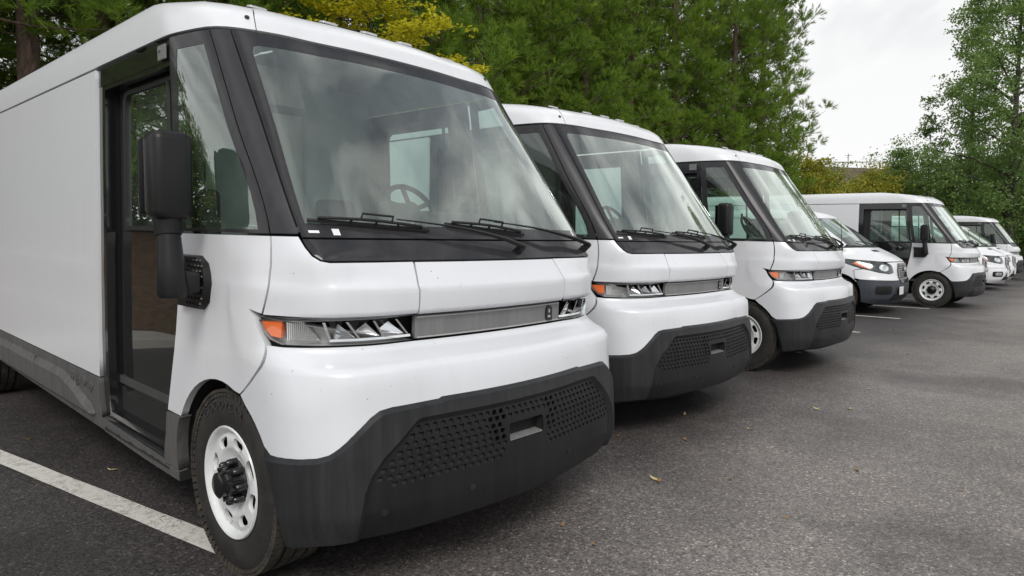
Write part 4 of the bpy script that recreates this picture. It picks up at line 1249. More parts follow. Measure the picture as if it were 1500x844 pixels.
def make_cargo_van(white_bumper=False):
    S = TS; root = empty('cargo_van')
    X, Y = S.X, S.Y
    bm_ = M['white'] if white_bumper else M['bumper_blue']
    arch = lambda y0, y1, r=.42, n=12, yc=0.0: [(Y(y, z), z) for y, z in arch_pts(y0, y1, yc, .36, r, n)]
    grille = [(X(.27, .60), .60), (X(.33, .66), .66), (X(.35, .84), .84), (X(.28, .965), .965)]
    gp = grille + [(-a, t) for a, t in grille[::-1]]
    # bumper
    lowz = .645
    fr = [(.0, lowz), (X(.6, lowz), lowz), (.95, lowz + .01), (1.05, lowz + .02)] + [(Y(.34, .62), .62)] + arch(.36, .405, n=4)[0:] + [(1.05, .25), (.9, .215), (.6, .205)]
    holeg = inset(gp, -.006)
    low = [p for p in fr]
    bump = panel(S, 'bumper', low + [(-a, t) for a, t in low[::-1]][:-1], bm_, root, off=.006, flange=.03, step=(.06, .05), gap=.001)
    for s in (1, -1):
        m_ = (lambda q: q) if s > 0 else flipa
        fg = rrect(.63, .40, .90, .55, .04, 3)
        f_ = panel(S, 'fog_recess', m_(fg), M['insert'], bump, off=.012, flange=.01, step=(.06, .05), gap=0)
        if white_bumper: panel(S, 'fog_light', m_(rrect(.68, .435, .85, .515, .03, 3)), M['chrome'], f_, off=.02, flange=.01, step=(.06, .05), gap=0)
    li = [(-.62, .30), (.62, .30), (.55, .40), (-.55, .40)]
    panel(S, 'lower_intake', li, M['insert'], bump, off=.012, flange=.01, step=(.1, .05), gap=0)
    # white nose between bumper and bonnet with the grille opening, headlights cut out at the corners
    hl = [(.50, .80), (.62, .775), (.80, .80), (.95, .86), (1.16, .97), (1.28, 1.055), (1.16, 1.045), (.95, 1.02), (.70, .99), (.53, .93)]
    nose = [(0, lowz + .006), (X(.6, lowz), lowz + .006), (.95, lowz + .016), (1.05, lowz + .026), (1.12, .69)]
    top = [(1.12, .69), (1.09, .84), (.97, .86), (.80, .795), (.62, .770), (.49, .795), (.52, .935), (.60, .985), (.45, .99)]
    npoly = nose + top[1:]
    panel(S, 'nose_panel', npoly + [(-a, t) for a, t in npoly[::-1]][:-1], M['white'], root, holes=[inset(densify(gp, .05), -.004)], step=(.06, .05), flange=.02)
    g = panel(S, 'grille', gp, M['black_gloss'], root, off=.018, flange=.04, step=(.06, .05), gap=0)
    sl = MB()
    for k in range(7):
        t = .65 + k * .044
        P = [Vector(S.p(a, t, .022)[0]) for a in np.linspace(-.27, .27, 9)]
        sl.tube(P, .007, 5)
    sl.build('grille_bars', M['insert'], g)
    em = [(.085 * math.cos(q), .86 + .036 * math.sin(q)) for q in np.linspace(0, 2 * math.pi, 20, endpoint=False)]
    panel(S, 'emblem', em, M['emblem'], g, off=.034, flange=.01, step=(.03, .03), gap=0)
    # bonnet
    bn = [(0, 1.003), (.45, 1.003), (.62, 1.002), (.70, 1.004), (.95, 1.032), (1.10, 1.055), (1.06, 1.16), (1.02, 1.255), (.8, 1.262), (.4, 1.264)]
    panel(S, 'bonnet', bn + [(-a, t) for a, t in bn[::-1]][:-1], M['white'], root, step=(.06, .02), flange=.02)
    cw = [(0, 1.266), (.4, 1.266), (.8, 1.264), (1.01, 1.258), (1.0, 1.285), (.9, 1.30), (0, 1.31)]
    panel(S, 'cowl', cw[:-1] + [(-a, t) for a, t in cw[:-1][::-1]][:-1], M['black'], root, step=(.1, .02), flange=.01)
    wb = [(0, 1.302), (.5, 1.300), (.88, 1.300), (.905, 1.32), (.90, 1.82), (.5, 1.832), (0, 1.835)]
    ws = panel(S, 'windshield', wb[:-1] + [(-a, t) for a, t in wb[:-1][::-1]][:-1], M['ford_glass'], root, step=(.08, .08), flange=.01)
    panel(S, 'scoop', rrect(.30, 1.185, .52, 1.215, .01, 2), M['black'], root, off=.004, flange=.01, step=(.1, .1), gap=0)
    for s in (1, -1):
        m_ = (lambda q: q) if s > 0 else flipa
        h = panel(S, 'headlight', m_(hl), M['lamp_dark'], root, off=-.008, flange=.02, step=(.05, .04))
        panel(S, 'turn_signal', m_([(.90, .865), (.97, .90), (1.06, .97), (1.0, .995), (.91, .97)]), M['orange'], h, off=-.002, flange=.01, step=(.05, .05), gap=0)
        cc = [(.70 + .085 * math.cos(q), .885 + .062 * math.sin(q)) for q in np.linspace(0, 2 * math.pi, 16, endpoint=False)]
        panel(S, 'headlamp', m_(cc), M['chrome'], h, off=.001, flange=.01, step=(.03, .03), gap=0)
        panel(S, 'lens', m_(inset(densify(hl, .06), .004)), M['lens'], h, off=.006, flange=0, step=(.08, .06), gap=0)
        # fender
        fp = [(1.125, .685), (1.10, .84), (.99, .87), (1.18, .968), (1.32, 1.06), (1.115, 1.058), (1.075, 1.16), (1.035, 1.25), (1.06, 1.262)] + VYL(S, [(-.62, 1.262), (-.66, .90), (-.60, .34)], 6) + [(Y(-.405, .34), .34)] + arch(-.40, .33, n=16)[0:] + [(Y(.335, .64), .64), (1.14, .66)]
        panel(S, 'fender', m_(fp), M['white'], root, step=(.08, .05), flange=.03)
        # A pillar, side window, door
        pl = [(.912, 1.315), (.906, 1.825), (.985, 1.83), (1.02, 1.56), (1.045, 1.275), (1.02, 1.27)]
        panel(S, 'pillar', m_(pl), M['white'], root, step=(.05, .06), flange=.02, off=.004)
        sail = [(1.05, 1.275), (1.03, 1.56)] + VYL(S, [(-.66, 1.56), (-.70, 1.275)], 3)
        dw = [(1.035, 1.56), (.992, 1.825)] + VYL(S, [(-1.72, 1.825), (-1.78, 1.275), (-.74, 1.275)], 5) + [(Y(-.68, 1.45), 1.45)]
        dg = panel(S, 'side_window', m_(dw), M['ford_glass'], root, step=(.12, .1), flange=.01)
        panel(S, 'sail_panel', m_([(1.055, 1.272), (1.04, 1.50), (Y(-.69, 1.45), 1.45), (Y(-.75, 1.272), 1.272)]), M['black'], root, off=.006, flange=.01, step=(.1, .1), gap=0)
        dd = VYL(S, [(-.625, 1.265), (-.665, .90), (-.605, .34), (-1.80, .34), (-1.80, 1.265)], 6)
        dp = panel(S, 'door', m_(dd), M['white'], root, step=(.15, .12), flange=.02)
        cs = VYL(S, [(-1.81, .34), (-1.81, 1.27), (-1.81, 1.86), (-4.83, 1.86), (-4.83, .34)], 8) + [(Y(-4.17, .34), .34)] + arch(-4.155, -3.345, n=12, yc=-3.75) + [(Y(-3.33, .34), .34)]
        panel(S, 'cargo_side', m_(cs), M['white'], root, step=(.25, .15), flange=.02)
        hn = MB(); hn.box((s * .998, -1.62, 1.12), (.03, .20, .035), .012); hn.build('handle', M['black'], dp)
        mr = MB(); mr.box((s * 1.17, -.62, 1.36), (.20, .11, .34), .04); mr.box((s * 1.03, -.64, 1.28), (.14, .05, .07), .02)
        mo = mr.build('wing_mirror', M['mirror_plastic'], root, True, 50)
        mg = MB(); mg.box((s * 1.17, -.6775, 1.36), (.16, .004, .28)); mg.build('mirror_glass', M['chrome'], mo)
        for yc in (0, -3.75):
            wv = []; wf_ = []; n = 16
            for k in range(n + 1):
                a_ = math.pi * (1.1 * k / n - .05)
                for xx in (.965, .62): wv.append((s * xx, yc + .425 * math.cos(a_), .36 + .425 * math.sin(a_)))
            for k in range(n): wf_.append((2 * k, 2 * k + 1, 2 * k + 3, 2 * k + 2))
            wf_.append(tuple(range(1, 2 * n + 2, 2)))
            link_mesh('wheel_housing', wv, wf_, M['liner'], root)
    rp = [(0, 1.842), (.5, 1.838), (.90, 1.832), (.985, 1.836)] + [(Y(-1.75, 1.84), 1.838), (Y(-1.80, 1.87), 1.868), (6.55, 1.868), (6.55, 1.96), (6.55, 2.05), (6.55, 2.1595)]
    panel(S, 'roof', rp[:-1] + [(6.55, 2.1595)] + [(0, 2.1595)] if False else rp + [(0, 2.1595)], M['white'], root, step=(.16, .03), flange=.01, gap=.001)
    panel(S, 'roof', flipa(rp + [(0, 2.1595)]), M['white'], root, step=(.16, .03), flange=.01, gap=.001)
    # wipers and aerial
    w = MB()
    for a0, a1 in ((.05, .62), (-.55, .0)):
        w.tube([Vector(S.p(a0, 1.285, .03)[0]), Vector(S.p((a0 + a1) / 2, 1.33, .035)[0]), Vector(S.p(a1, 1.36, .025)[0])], [.012, .009, .008], 5)
    w.build('wiper', M['black'], root)
    a = MB(); p = Vector(S.p(1.02, 1.20)[0]); a.tube([p, p + Vector((0, -.02, .12)), p + Vector((0, -.05, .55))], [.012, .007, .004], 6); a.build('aerial', M['black'], root)
    pt = MB(); pt.box((.35, .962, .46), (.30, .008, .15), .003); pt.build('number_plate', M['plate'], root)
    ub = MB(); ub.box((0, -2.2, .40), (1.75, 4.9, .2)); ub.box((0, .3, .5), (1.0, .8, .3)); ub.box((0, -2.4, .5), (1.8, 3, .04)); ub.build('underbody', M['liner'], root)
    it = MB(); it.box((0, -.22, 1.16), (1.6, .4, .2), .03)
    for sx in (-.45, .45): it.box((sx, -1.25, .95), (.5, .5, .16), .05); it.box((sx, -1.52, 1.27), (.48, .14, .62), .05); it.box((sx, -1.56, 1.68), (.26, .1, .18), .04)
    it.box((0, -1.95, 1.2), (1.8, .03, 1.5))
    it.build('cabin', M['interior_dark'], root, True, 50)
    tt = np.concatenate([np.linspace(.34, 1.86, 8), np.linspace(1.9, 2.16, 6)])
    Rr = [tuple(S.at(6.55, t)[0]) for t in tt]
    link_mesh('rear_wall', Rr + [(-x, y, z) for x, y, z in Rr[::-1]], [tuple(range(2 * len(Rr)))], M['white'], root)
    for sx in (1, -1):
        for yy in (0, -3.75): make_wheel(root, (sx * .965, yy, .35), r_t=.350, r_rim=.208, width=.22, lettering=None, holes=6)
    return root

cargo_a = make_cargo_van(False)
cargo_a.location = (6.87, 13.55, 0); cargo_a.rotation_euler = (0, 0, -2.30)
tag(cargo_a, 'white cargo van with dark grey bumper between the third and fourth step vans', 'cargo van', 'white bonneted cargo vans')
cargo_b = make_cargo_van(True)
cb = [(14.15, 20.70, 'distant white cargo van with body-coloured bumper, its headlight and grille fully visible'),
      (12.15, 18.80, 'white cargo van mostly hidden behind the fourth step van, only its nose showing'),
      (15.85, 22.70, 'farthest white cargo van, a sliver of grille beside the last step van')]
for k, (x, y, lab) in enumerate(cb):
    o = cargo_b if k == 0 else copy_tree(cargo_b)
    o.location = (x, y, 0); o.rotation_euler = (0, 0, -2.30)
    tag(o, lab, 'cargo van', 'white bonneted cargo vans')

# ================================================================ bank and kerb behind the row
def mat_bank():
    m, nt, b = new_mat('pine_straw_bank')
    v = coords(nt)
    n1 = noise(nt, 1.2, 6, .7, v, .5); n2 = noise(nt, 9, 6, .75, v)
    c = mixc(nt, ramp(nt, n2, [(.35, g3(0)), (.7, g3(1))]), (0.045, 0.026, 0.015), (0.15, 0.088, 0.048))
    c = mixc(nt, ramp(nt, n1, [(.55, g3(0)), (.68, g3(.8))]), c, (0.05, 0.075, 0.022))
    nt.links.new(c, b.inputs['Base Color']); b.inputs['Roughness'].default_value = .95
    bump(nt, b, n2, .8, .05)
    return m
M['bank'] = mat_bank()
prof = [(-6.35, .0), (-6.37, .13), (-6.50, .14), (-6.9, .22), (-8, .60), (-9.5, 1.1), (-11.5, 1.6), (-14, 1.9), (-20, 2.1), (-40, 2.2), (-120, 2.3)]
V = []; F = []; xs = [40, 25, 15] + list(np.arange(10, -45, -1.5)) + [-50, -60, -80, -120, -200]
r = random.Random(3)
for x in xs:
    for (y, z) in prof[3:]:
        w = van_pt(0, x, y + r.uniform(-.05, .05), z + (r.uniform(-.07, .07) if z > .3 else 0)); V.append(tuple(w))
K = len(prof) - 3
for i in range(len(xs) - 1):
    for j in range(K - 1): F.append((i * K + j, i * K + j + 1, (i + 1) * K + j + 1, (i + 1) * K + j))
tag(link_mesh('pine_straw_bank', V, F, M['bank'], smooth=True), kind='structure')
def mat_kerb():
    m, nt, b = new_mat('kerb_concrete'); v = coords(nt)
    c = mixc(nt, noise(nt, 6, 6, .7, v), (0.22, 0.21, 0.19), (0.36, 0.34, 0.31)); nt.links.new(c, b.inputs['Base Color']); b.inputs['Roughness'].default_value = .9
    return m
M['kerb'] = mat_kerb()
kb = MB()
for i in range(60):
    x0 = 20 - i * 3.0
    kb.v += [tuple(van_pt(0, x, y, z)) for x in (x0 - .004, x0 - 2.996) for (y, z) in ((-6.32, 0.0), (-6.34, .125), (-6.36, .14), (-6.49, .145), (-6.93, .21), (-6.93, 0))]
    n = len(kb.v) - 12
    kb.f += [tuple(n + q for q in f) for f in ((0, 1, 7, 6), (1, 2, 8, 7), (2, 3, 9, 8), (3, 4, 10, 9), (0, 5, 4, 3, 2, 1), (6, 7, 8, 9, 10, 11))]
tag(kb.build('kerb', M['kerb']), kind='structure')

# ================================================================ vegetation
def mat_leaf(name, cols, trans=0.35, scale=1.6, rough=.6):
    m = bpy.data.materials.new(name); m.use_nodes = True
    nt = m.node_tree; nt.nodes.clear()
    o = nt.nodes.new('ShaderNodeOutputMaterial')
    v = coords(nt)
    n = noise(nt, scale, 4, .7, v); n2 = noise(nt, scale * 9, 3, .7, v)
    ob = nt.nodes.new('ShaderNodeObjectInfo')
    c = ramp(nt, n, [(0.34, cols[0]), (0.52, cols[1]), (0.70, cols[2])])
    c = mixc(nt, ramp(nt, n2, [(.4, g3(0)), (.7, g3(.5))]), c, cols[2])
    d = nt.nodes.new('ShaderNodeBsdfPrincipled'); d.inputs['Roughness'].default_value = rough; d.inputs['Specular IOR Level'].default_value = .3
    t = nt.nodes.new('ShaderNodeBsdfTranslucent')
    nt.links.new(c, d.inputs['Base Color'])
    tc_ = mixc(nt, .5, c, (cols[2][0] * 1.3, cols[2][1] * 1.3, cols[2][2] * .8)); nt.links.new(tc_, t.inputs[0])
    mx = nt.nodes.new('ShaderNodeMixShader'); mx.inputs[0].default_value = trans
    nt.links.new(d.outputs[0], mx.inputs[1]); nt.links.new(t.outputs[0], mx.inputs[2]); nt.links.new(mx.outputs[0], o.inputs[0])
    return m
M['needle'] = mat_leaf('pine_needles', [(0.038, 0.088, 0.012), (0.125, 0.225, 0.028), (0.26, 0.36, 0.045)], .38, .8)
M['yellow_leaf'] = mat_leaf('yellow_leaves', [(0.30, 0.33, 0.02), (0.50, 0.48, 0.03), (0.62, 0.56, 0.05)], .4, 2.0)
M['orange_leaf'] = mat_leaf('turning_leaves', [(0.12, 0.18, 0.03), (0.25, 0.29, 0.035), (0.40, 0.32, 0.04)], .35, .8)
M['green_leaf'] = mat_leaf('green_leaves', [(0.090, 0.165, 0.050), (0.155, 0.255, 0.080), (0.23, 0.33, 0.11)], .4, .9)
M['fresh_leaf'] = mat_leaf('fresh_leaves', [(0.085, 0.14, 0.03), (0.15, 0.22, 0.045), (0.23, 0.29, 0.065)], .42, 1.0)
def mat_bark(name, a, b_):
    m, nt, b = new_mat(name); v = coords(nt, (6, 6, 1.5))
    n = noise(nt, 3, 6, .75, v, .6); c = mixc(nt, ramp(nt, n, [(.35, g3(0)), (.65, g3(1))]), a, b_)
    nt.links.new(c, b.inputs['Base Color']); b.inputs['Roughness'].default_value = .95; bump(nt, b, n, 1.0, .03); return m
M['pine_bark'] = mat_bark('pine_bark', (0.035, 0.024, 0.018), (0.14, 0.095, 0.07))
M['bark'] = mat_bark('grey_bark', (0.03, 0.027, 0.023), (0.10, 0.09, 0.078))

def tri_cloud(name, P, D, U, L, W, mat, parent=None, fold=None):
    """one leaf or needle per row: base P, direction D, side U, length L, width W -> triangles or rhombs"""
    n = len(P)
    a = P - U * W[:, None] * .5; b = P + U * W[:, None] * .5; c = P + D * L[:, None]
    if fold is None:
        V = np.stack([a, b, c], 1).reshape(-1, 3); k = 3
    else:
        m1 = P + D * L[:, None] * .5
        V = np.stack([P, m1 + U * W[:, None] * .5, c, m1 - U * W[:, None] * .5], 1).reshape(-1, 3); k = 4
    me = bpy.data.meshes.new(name)
    me.vertices.add(len(V)); me.vertices.foreach_set('co', V.astype(np.float32).ravel())
    me.loops.add(n * k); me.loops.foreach_set('vertex_index', np.arange(n * k, dtype=np.int32))
    me.polygons.add(n); me.polygons.foreach_set('loop_start', np.arange(0, n * k, k, dtype=np.int32))
    me.update(calc_edges=True); me.validate()
    me.materials.append(mat)
    o = bpy.data.objects.new(name, me); COL.objects.link(o)
    if parent is not None: o.parent = parent
    return o

def unit(v): return v / np.maximum(np.linalg.norm(v, axis=-1, keepdims=True), 1e-9)

def pine_mesh(root, seed, H, z0, rad, nbr, n_need=24, needle=(.13, .20), w=.011, tr=.15, top_taper=.9):
    g = np.random.default_rng(seed)
    tk = MB()
    lean = g.uniform(-.02, .02, 2)
    pts = [(lean[0] * z * z * .1 + .04 * math.sin(z * .7 + seed), lean[1] * z * z * .1, z) for z in np.linspace(-.4, H, 12)]
    tk.tube(pts, [max(.02, tr * (1 - .85 * (k / 11) ** 1.1)) * (1.25 if k == 0 else 1) for k in range(12)], 10)
    TP = []; TD = []; brs = MB()
    cx = lambda z: np.array([lean[0] * z * z * .1, lean[1] * z * z * .1, z])
    for i in range(nbr):
        f = (i + g.uniform(0, 1)) / nbr
        z = z0 + (H - z0) * f
        az = g.uniform(0, 2 * math.pi) if i % 2 else i * 2.4
        L = rad * ((1 - f) ** .60 * 1.0 + .08) * g.uniform(.60, 1.10) * min(1, .62 + f * 2.2)
        el = R(g.uniform(-14, 22) + 36 * f)
        d = np.array([math.cos(az) * math.cos(el), math.sin(az) * math.cos(el), math.sin(el)])
        b0 = cx(z)
        K = 6; path = [b0 + d * L * k / K + np.array([0, 0, .10 * L * (k / K) ** 2 - .04 * L * math.sin(math.pi * k / K)]) for k in range(K + 1)]
        brs.tube([tuple(p) for p in path], [max(.006, .035 * (L / 3) * (1 - k / (K + .5))) for k in range(K + 1)], 5, False)
        ncl = int(2 + L * 1.25)
        for q in range(ncl):
            s_ = 1 - .80 * (q / ncl) ** .8; j_ = s_ * K
            p = np.array([np.interp(j_, range(K + 1), [w_[c_] for w_ in path]) for c_ in range(3)])
            sd = np.array([-math.sin(az), math.cos(az), 0]) * (0 if q == 0 else (1 if q % 2 else -1)) * g.uniform(.25, .62) * min(1, L * .6)
            c0 = p + sd + np.array([0, 0, g.uniform(.0, .16)])
            if q: brs.tube([tuple(p - d * .12), tuple(c0)], [.012, .006], 4, False)
            rr = g.uniform(.8, 1.3) * (1.15 if q == 0 else 1)
            for u_ in range(16):
                dd = unit(d * .45 + sd * .3 + g.normal(0, .8, 3) * np.array([1, 1, .75]) + np.array([0, 0, .40]))
                TP.append(c0 + dd * g.uniform(.06, .30) * rr); TD.append(unit(dd + np.array([0, 0, .35])))
    TP = np.array(TP); TD = np.array(TD); n = len(TP)
    P = np.repeat(TP, n_need, 0); D0 = np.repeat(TD, n_need, 0)
    D = unit(D0 * g.uniform(.7, 1.5, (len(P), 1)) + g.normal(0, .42, (len(P), 3)))
    P = P + D0 * g.uniform(-.10, .07, (len(P), 1))
    U = unit(np.cross(D, g.normal(0, 1, D.shape)))
    L = g.uniform(needle[0], needle[1], len(P)); W = np.full(len(P), w)
    tko = tk.build('trunk', M['pine_bark'], root, True, 60)
    tag(brs.build('branches', M['pine_bark'], root), kind='stuff')
    tag(tri_cloud('crown', P, D, U, L, W, M['needle'], root), kind='stuff')
    return root

pine_protos = []
for k, (H, z0, rad, nbr, wd) in enumerate(((15, 1.0, 2.9, 120, .013), (13.5, .7, 2.8, 112, .013), (16, 3.4, 2.9, 90, .012), (14, 1.0, 3.0, 116, .014))):
    pine_protos.append(pine_mesh(empty('pine_tree'), 40 + k, H, z0, rad, nbr, w=wd, tr=.16 + .015 * k))
# (position in the first van's frame: x to its right, y ahead), prototype, scale, turn
def bank_z(y):
    return float(np.interp(-y, [-p[0] for p in prof], [p[1] for p in prof])) if y < -6.4 else 0.0
pines = [(.35, -9.1, 2, 1.0, .3, 'pine with bare grey trunk at the far left edge above the first van'),
         (-.55, -9.4, 2, .92, 2.0, 'pine with dark trunk just inside the left edge of the row'),
         (-1.75, -10.2, 2, 1.08, 4.1, 'pine with thick reddish trunk above the cargo side of the first van')]
behind = ['above the flank of the first van', 'behind the roof of the first van', 'above the windshield of the first van', 'between the first and second vans', 'behind the second van roof', 'above the second van', 'between the second and third vans', 'behind the third van']
r = random.Random(5)
x = -3.2; i = 0
while x > -31:
    pines.append((x + r.uniform(-.4, .4), -9.6 + r.uniform(-.7, .7), [0, 3, 1][i % 3], r.uniform(.88, 1.08), r.uniform(0, 6.28), None)); x -= 2.35 + .04 * i; i += 1
x = 4.0; i = 0
while x > -33:
    pines.append((x + r.uniform(-.5, .5), -13.4 + r.uniform(-.9, .9), [1, 0, 3][i % 3], r.uniform(.9, 1.1), r.uniform(0, 6.28), None)); x -= 2.9; i += 1
x = 3.0; i = 0
while x > -30:
    pines.append((x + r.uniform(-.5, .5), -17.8 + r.uniform(-.9, .9), [3, 1, 0][i % 3], r.uniform(1.0, 1.2), r.uniform(0, 6.28), None)); x -= 3.6; i += 1
used = set()
npn = 0
for (x, y) in ((2.2, -10.4), (4.2, -11.8), (1.4, -15.5), (6.0, -14.0)):
    pines.append((x, y, 1, .85, r.uniform(0, 6.28), None))
ORD = 'first second third fourth fifth sixth seventh eighth ninth tenth eleventh twelfth thirteenth fourteenth fifteenth'.split()
cnt = {}
for (x, y, k, sc, rz, lab) in sorted(pines, key=lambda q: -q[0]):
    if k in used: o = copy_tree(pine_protos[k])
    else: o = pine_protos[k]; used.add(k)
    p = van_pt(0, x, y, bank_z(y) - .05)
    o.location = p; o.rotation_euler = (0, 0, rz); o.scale = (sc, sc, sc)
    if lab is None:
        row = 'front row' if y > -11.3 else 'middle row' if y > -15.6 else 'rear row'
        if x > .9: row = 'group beyond the left edge of the picture'
        cnt[row] = cnt.get(row, 0) + 1
        lab = 'dense green pine, ' + ORD[cnt[row] - 1] + ' from the left in the ' + row + ' behind the vans'
        if x > .9: lab = 'dense green pine, ' + ORD[cnt[row] - 1] + ' of the ' + row
    tag(o, lab, 'pine tree', 'pines on the bank behind the vans')

def broad_tree(name, seed, H, z0, rx, nclump, per, leaf, mat, bark, tr, shape='oval', layered=False, gap=.0, rz=1.0):
    g = np.random.default_rng(seed); root = empty(name)
    tk = MB(); bend = g.uniform(-.25, .25, 2)
    cz = lambda z: np.array([bend[0] * (z / H) ** 2 * 2, bend[1] * (z / H) ** 2 * 2, z])
    tk.tube([tuple(cz(z)) for z in np.linspace(-.3, H * .93, 9)], [max(.015, tr * (1 - .9 * k / 8)) for k in range(9)], 9)
    tko = tk.build('trunk', M[bark], root, True, 60)
    lb = MB(); C = []; 
    nb = max(10, nclump // 9)
    for i in range(nb):
        f = (i + g.uniform(0, 1)) / nb; z = z0 + (H - z0) * f
        az = i * 2.399 + g.uniform(-.4, .4)
        if shape == 'oval': w = math.sin(math.pi * min(1, .18 + .80 * f)) ** .7
        elif shape == 'narrow': w = (1 - f) ** .6
        else: w = (1 - f) ** .5 * min(1, .5 + 2 * f)
        L = rx * w * g.uniform(.6, 1.1) + .15
        el = R(g.uniform(15, 48)) if not layered else R(g.uniform(0, 18))
        d = np.array([math.cos(az) * math.cos(el), math.sin(az) * math.cos(el), math.sin(el)])
        b0 = cz(max(z0 * .8, z - L * math.sin(el)))
        e = b0 + d * L
        mid = (b0 + e) / 2 + np.array([0, 0, .06 * L])
        lb.tube([tuple(b0), tuple(mid), tuple(e)], [max(.012, tr * .32 * (L / rx)), max(.009, tr * .2 * (L / rx)), .006], 5, False)
        m = max(3, int(nclump / nb))
        for q in range(m):
            s_ = g.uniform(.35, 1.05); p = b0 + (e - b0) * s_ + g.normal(0, .16 * rx * (.5 + s_ * .5) * (.45 if layered else 1), 3) * np.array([1, 1, .35 if layered else .8])
            C.append(p)
            if q % 3 == 0: lb.tube([tuple(b0 + (e - b0) * s_ * .9), tuple(p)], [.010, .004], 4, False)
    tag(lb.build('branches', M[bark], root), kind='stuff')
    C = np.array(C); n = len(C)
    cs = g.uniform(.55, 1.3, n) * .30 * rz
    sub = C.repeat(3, 0) + g.normal(0, 1, (n * 3, 3)) * (cs.repeat(3))[:, None] * np.array([.9, .9, .3 if layered else .6])
    per3 = max(8, per // 3 + 6); cs3 = cs.repeat(3) * .46
    P = np.repeat(sub, per3, 0) + g.normal(0, 1, (n * 3 * per3, 3)) * np.repeat(cs3, per3)[:, None] * np.array([1, 1, .35 if layered else .6])
    D = unit(g.normal(0, 1, P.shape) + np.array([0, 0, -.3])); U = unit(np.cross(D, g.normal(0, .4, D.shape) + np.array([0, 0, 1.0])))
    if layered: D[:, 2] *= .35; D = unit(D); U = unit(np.cross(D, np.array([0, 0, 1.0]) + g.normal(0, .25, D.shape)))
    L = g.uniform(.75, 1.25, len(P)) * leaf
    tag(tri_cloud('crown', P, D, U, L, L * .62, mat, root, fold=1), kind='stuff')
    return root

def place(o, px, depth, z=0.0, rz=0.0, label='', cat='tree', group=None):
    o.location = ((px - 750) / 983.6 * depth, depth, z); o.rotation_euler = (0, 0, rz)
    tag(o, label, cat, group)

yt = broad_tree('yellow_leaved_tree', 3, 5.6, 3.1, 1.9, 190, 46, .085, M['yellow_leaf'], 'bark', .07, layered=True, rz=.62)
p = (566 - 750) / 983.6 * 11.5
yt.location = (p, 11.9, .3); tag(yt, 'small tree with layered yellow-green leaves behind the first van roof', 'tree')
sh = broad_tree('turning_tree', 8, 5.9, 1.2, 2.9, 190, 60, .16, M['orange_leaf'], 'bark', .09, 'oval', rz=1.5)
place(sh, 1180, 36, 0, 0, 'yellow and orange bushy tree at the foot of the last pine')
sh2 = broad_tree('turning_tree', 9, 5.2, .8, 3.0, 200, 60, .16, M['orange_leaf'], 'bark', .09, 'oval', rz=1.5)
place(sh2, 1258, 40, 0, 1, 'lower yellow-leaved bushy tree in front of the brown house roof')
bt = broad_tree('broadleaf_tree', 21, 16.5, 2.6, 4.0, 430, 66, .16, M['green_leaf'], 'bark', .27, 'oval', rz=1.5)
place(bt, 1474, 37, 0, .4, 'big green broadleaf tree with dark trunk at the right edge')
t2 = broad_tree('broadleaf_tree', 22, 16.8, 4.0, 2.5, 240, 60, .16, M['green_leaf'], 'bark', .16, 'narrow', rz=1.4)
place(t2, 1412, 42, 0, .2, 'slim green tree with a tall pointed top left of the big tree')
t3 = broad_tree('broadleaf_tree', 23, 10.3, 4.2, .75, 40, 40, .17, M['green_leaf'], 'bark', .06, 'narrow', rz=.9)
place(t3, 1353, 42, 0, .2, 'thin sparse young tree standing alone against the sky')
t4 = broad_tree('broadleaf_tree', 24, 8.2, 1.0, 3.2, 240, 60, .18, M['green_leaf'], 'bark', .15, 'oval', rz=1.9)
place(t4, 1322, 50, 0, .2, 'rounded dark green tree right of the house roof')
fills = [(1205, 47, 6.0, 3.0, 'fresh', 'yellow-green bushy tree in front of the left end of the brown house roof'), (1292, 48, 6.3, 2.6, 'fresh', 'yellow-green bushy tree in front of the right end of the brown house roof'),
         (1390, 45, 6.4, 3.2, 'fresh', 'light green tree filling the gap under the slim pointed tree'),
         (1440, 48, 7.4, 3.6, 'fresh', 'light green leafy tree behind the trunk of the big tree'),
         (1500, 46, 9.5, 3.6, 'green', 'green tree cut by the right edge behind the big tree'),
         (1345, 56, 6.6, 3.4, 'green', 'low green tree between the rounded tree and the parked vans'),
         (1550, 42, 12, 3.6, 'green', 'tall green tree just beyond the right edge')]
for k, (px, d, H, rx, mt, lab) in enumerate(fills):
    o = broad_tree('broadleaf_tree', 60 + k, H, .6, rx, 230, 60, .17, M[mt + '_leaf'], 'bark', .16, 'oval', rz=2.0)
    place(o, px, d, 0, k, lab)
hg = [(1240, 62), (1300, 66), (1370, 64), (1440, 60), (1500, 58), (1560, 56)]
h0 = broad_tree('hedge_bush', 90, 4.4, .2, 3.4, 150, 60, .2, M['fresh_leaf'], 'bark', .1, 'oval', rz=2.4)
for k, (px, d) in enumerate(hg):
    o = h0 if k == 0 else copy_tree(h0)
    place(o, px, d, 0, k * 1.3, 'bushy green undergrowth at the far end of the lot, ' + ORD[k] + ' from the left', 'bush', 'bushes at the far end of the lot')
for k, (x, y) in enumerate(((9.5, -12.5), (6.6, -12.0), (4.0, -12.8), (1.6, -12.2), (-.8, -13.2), (-3.4, -12.6), (-6.2, -13.0), (-9.0, -12.7))):
    o = copy_tree(h0); p = van_pt(0, x, y, bank_z(y) - .1)
    o.location = p; o.rotation_euler = (0, 0, k * 1.7); o.scale = (.62, .62, .55)
    tag(o, 'leafy bush under the pines on the bank, ' + ORD[k] + ' from the left', 'bush', 'bushes under the pines')

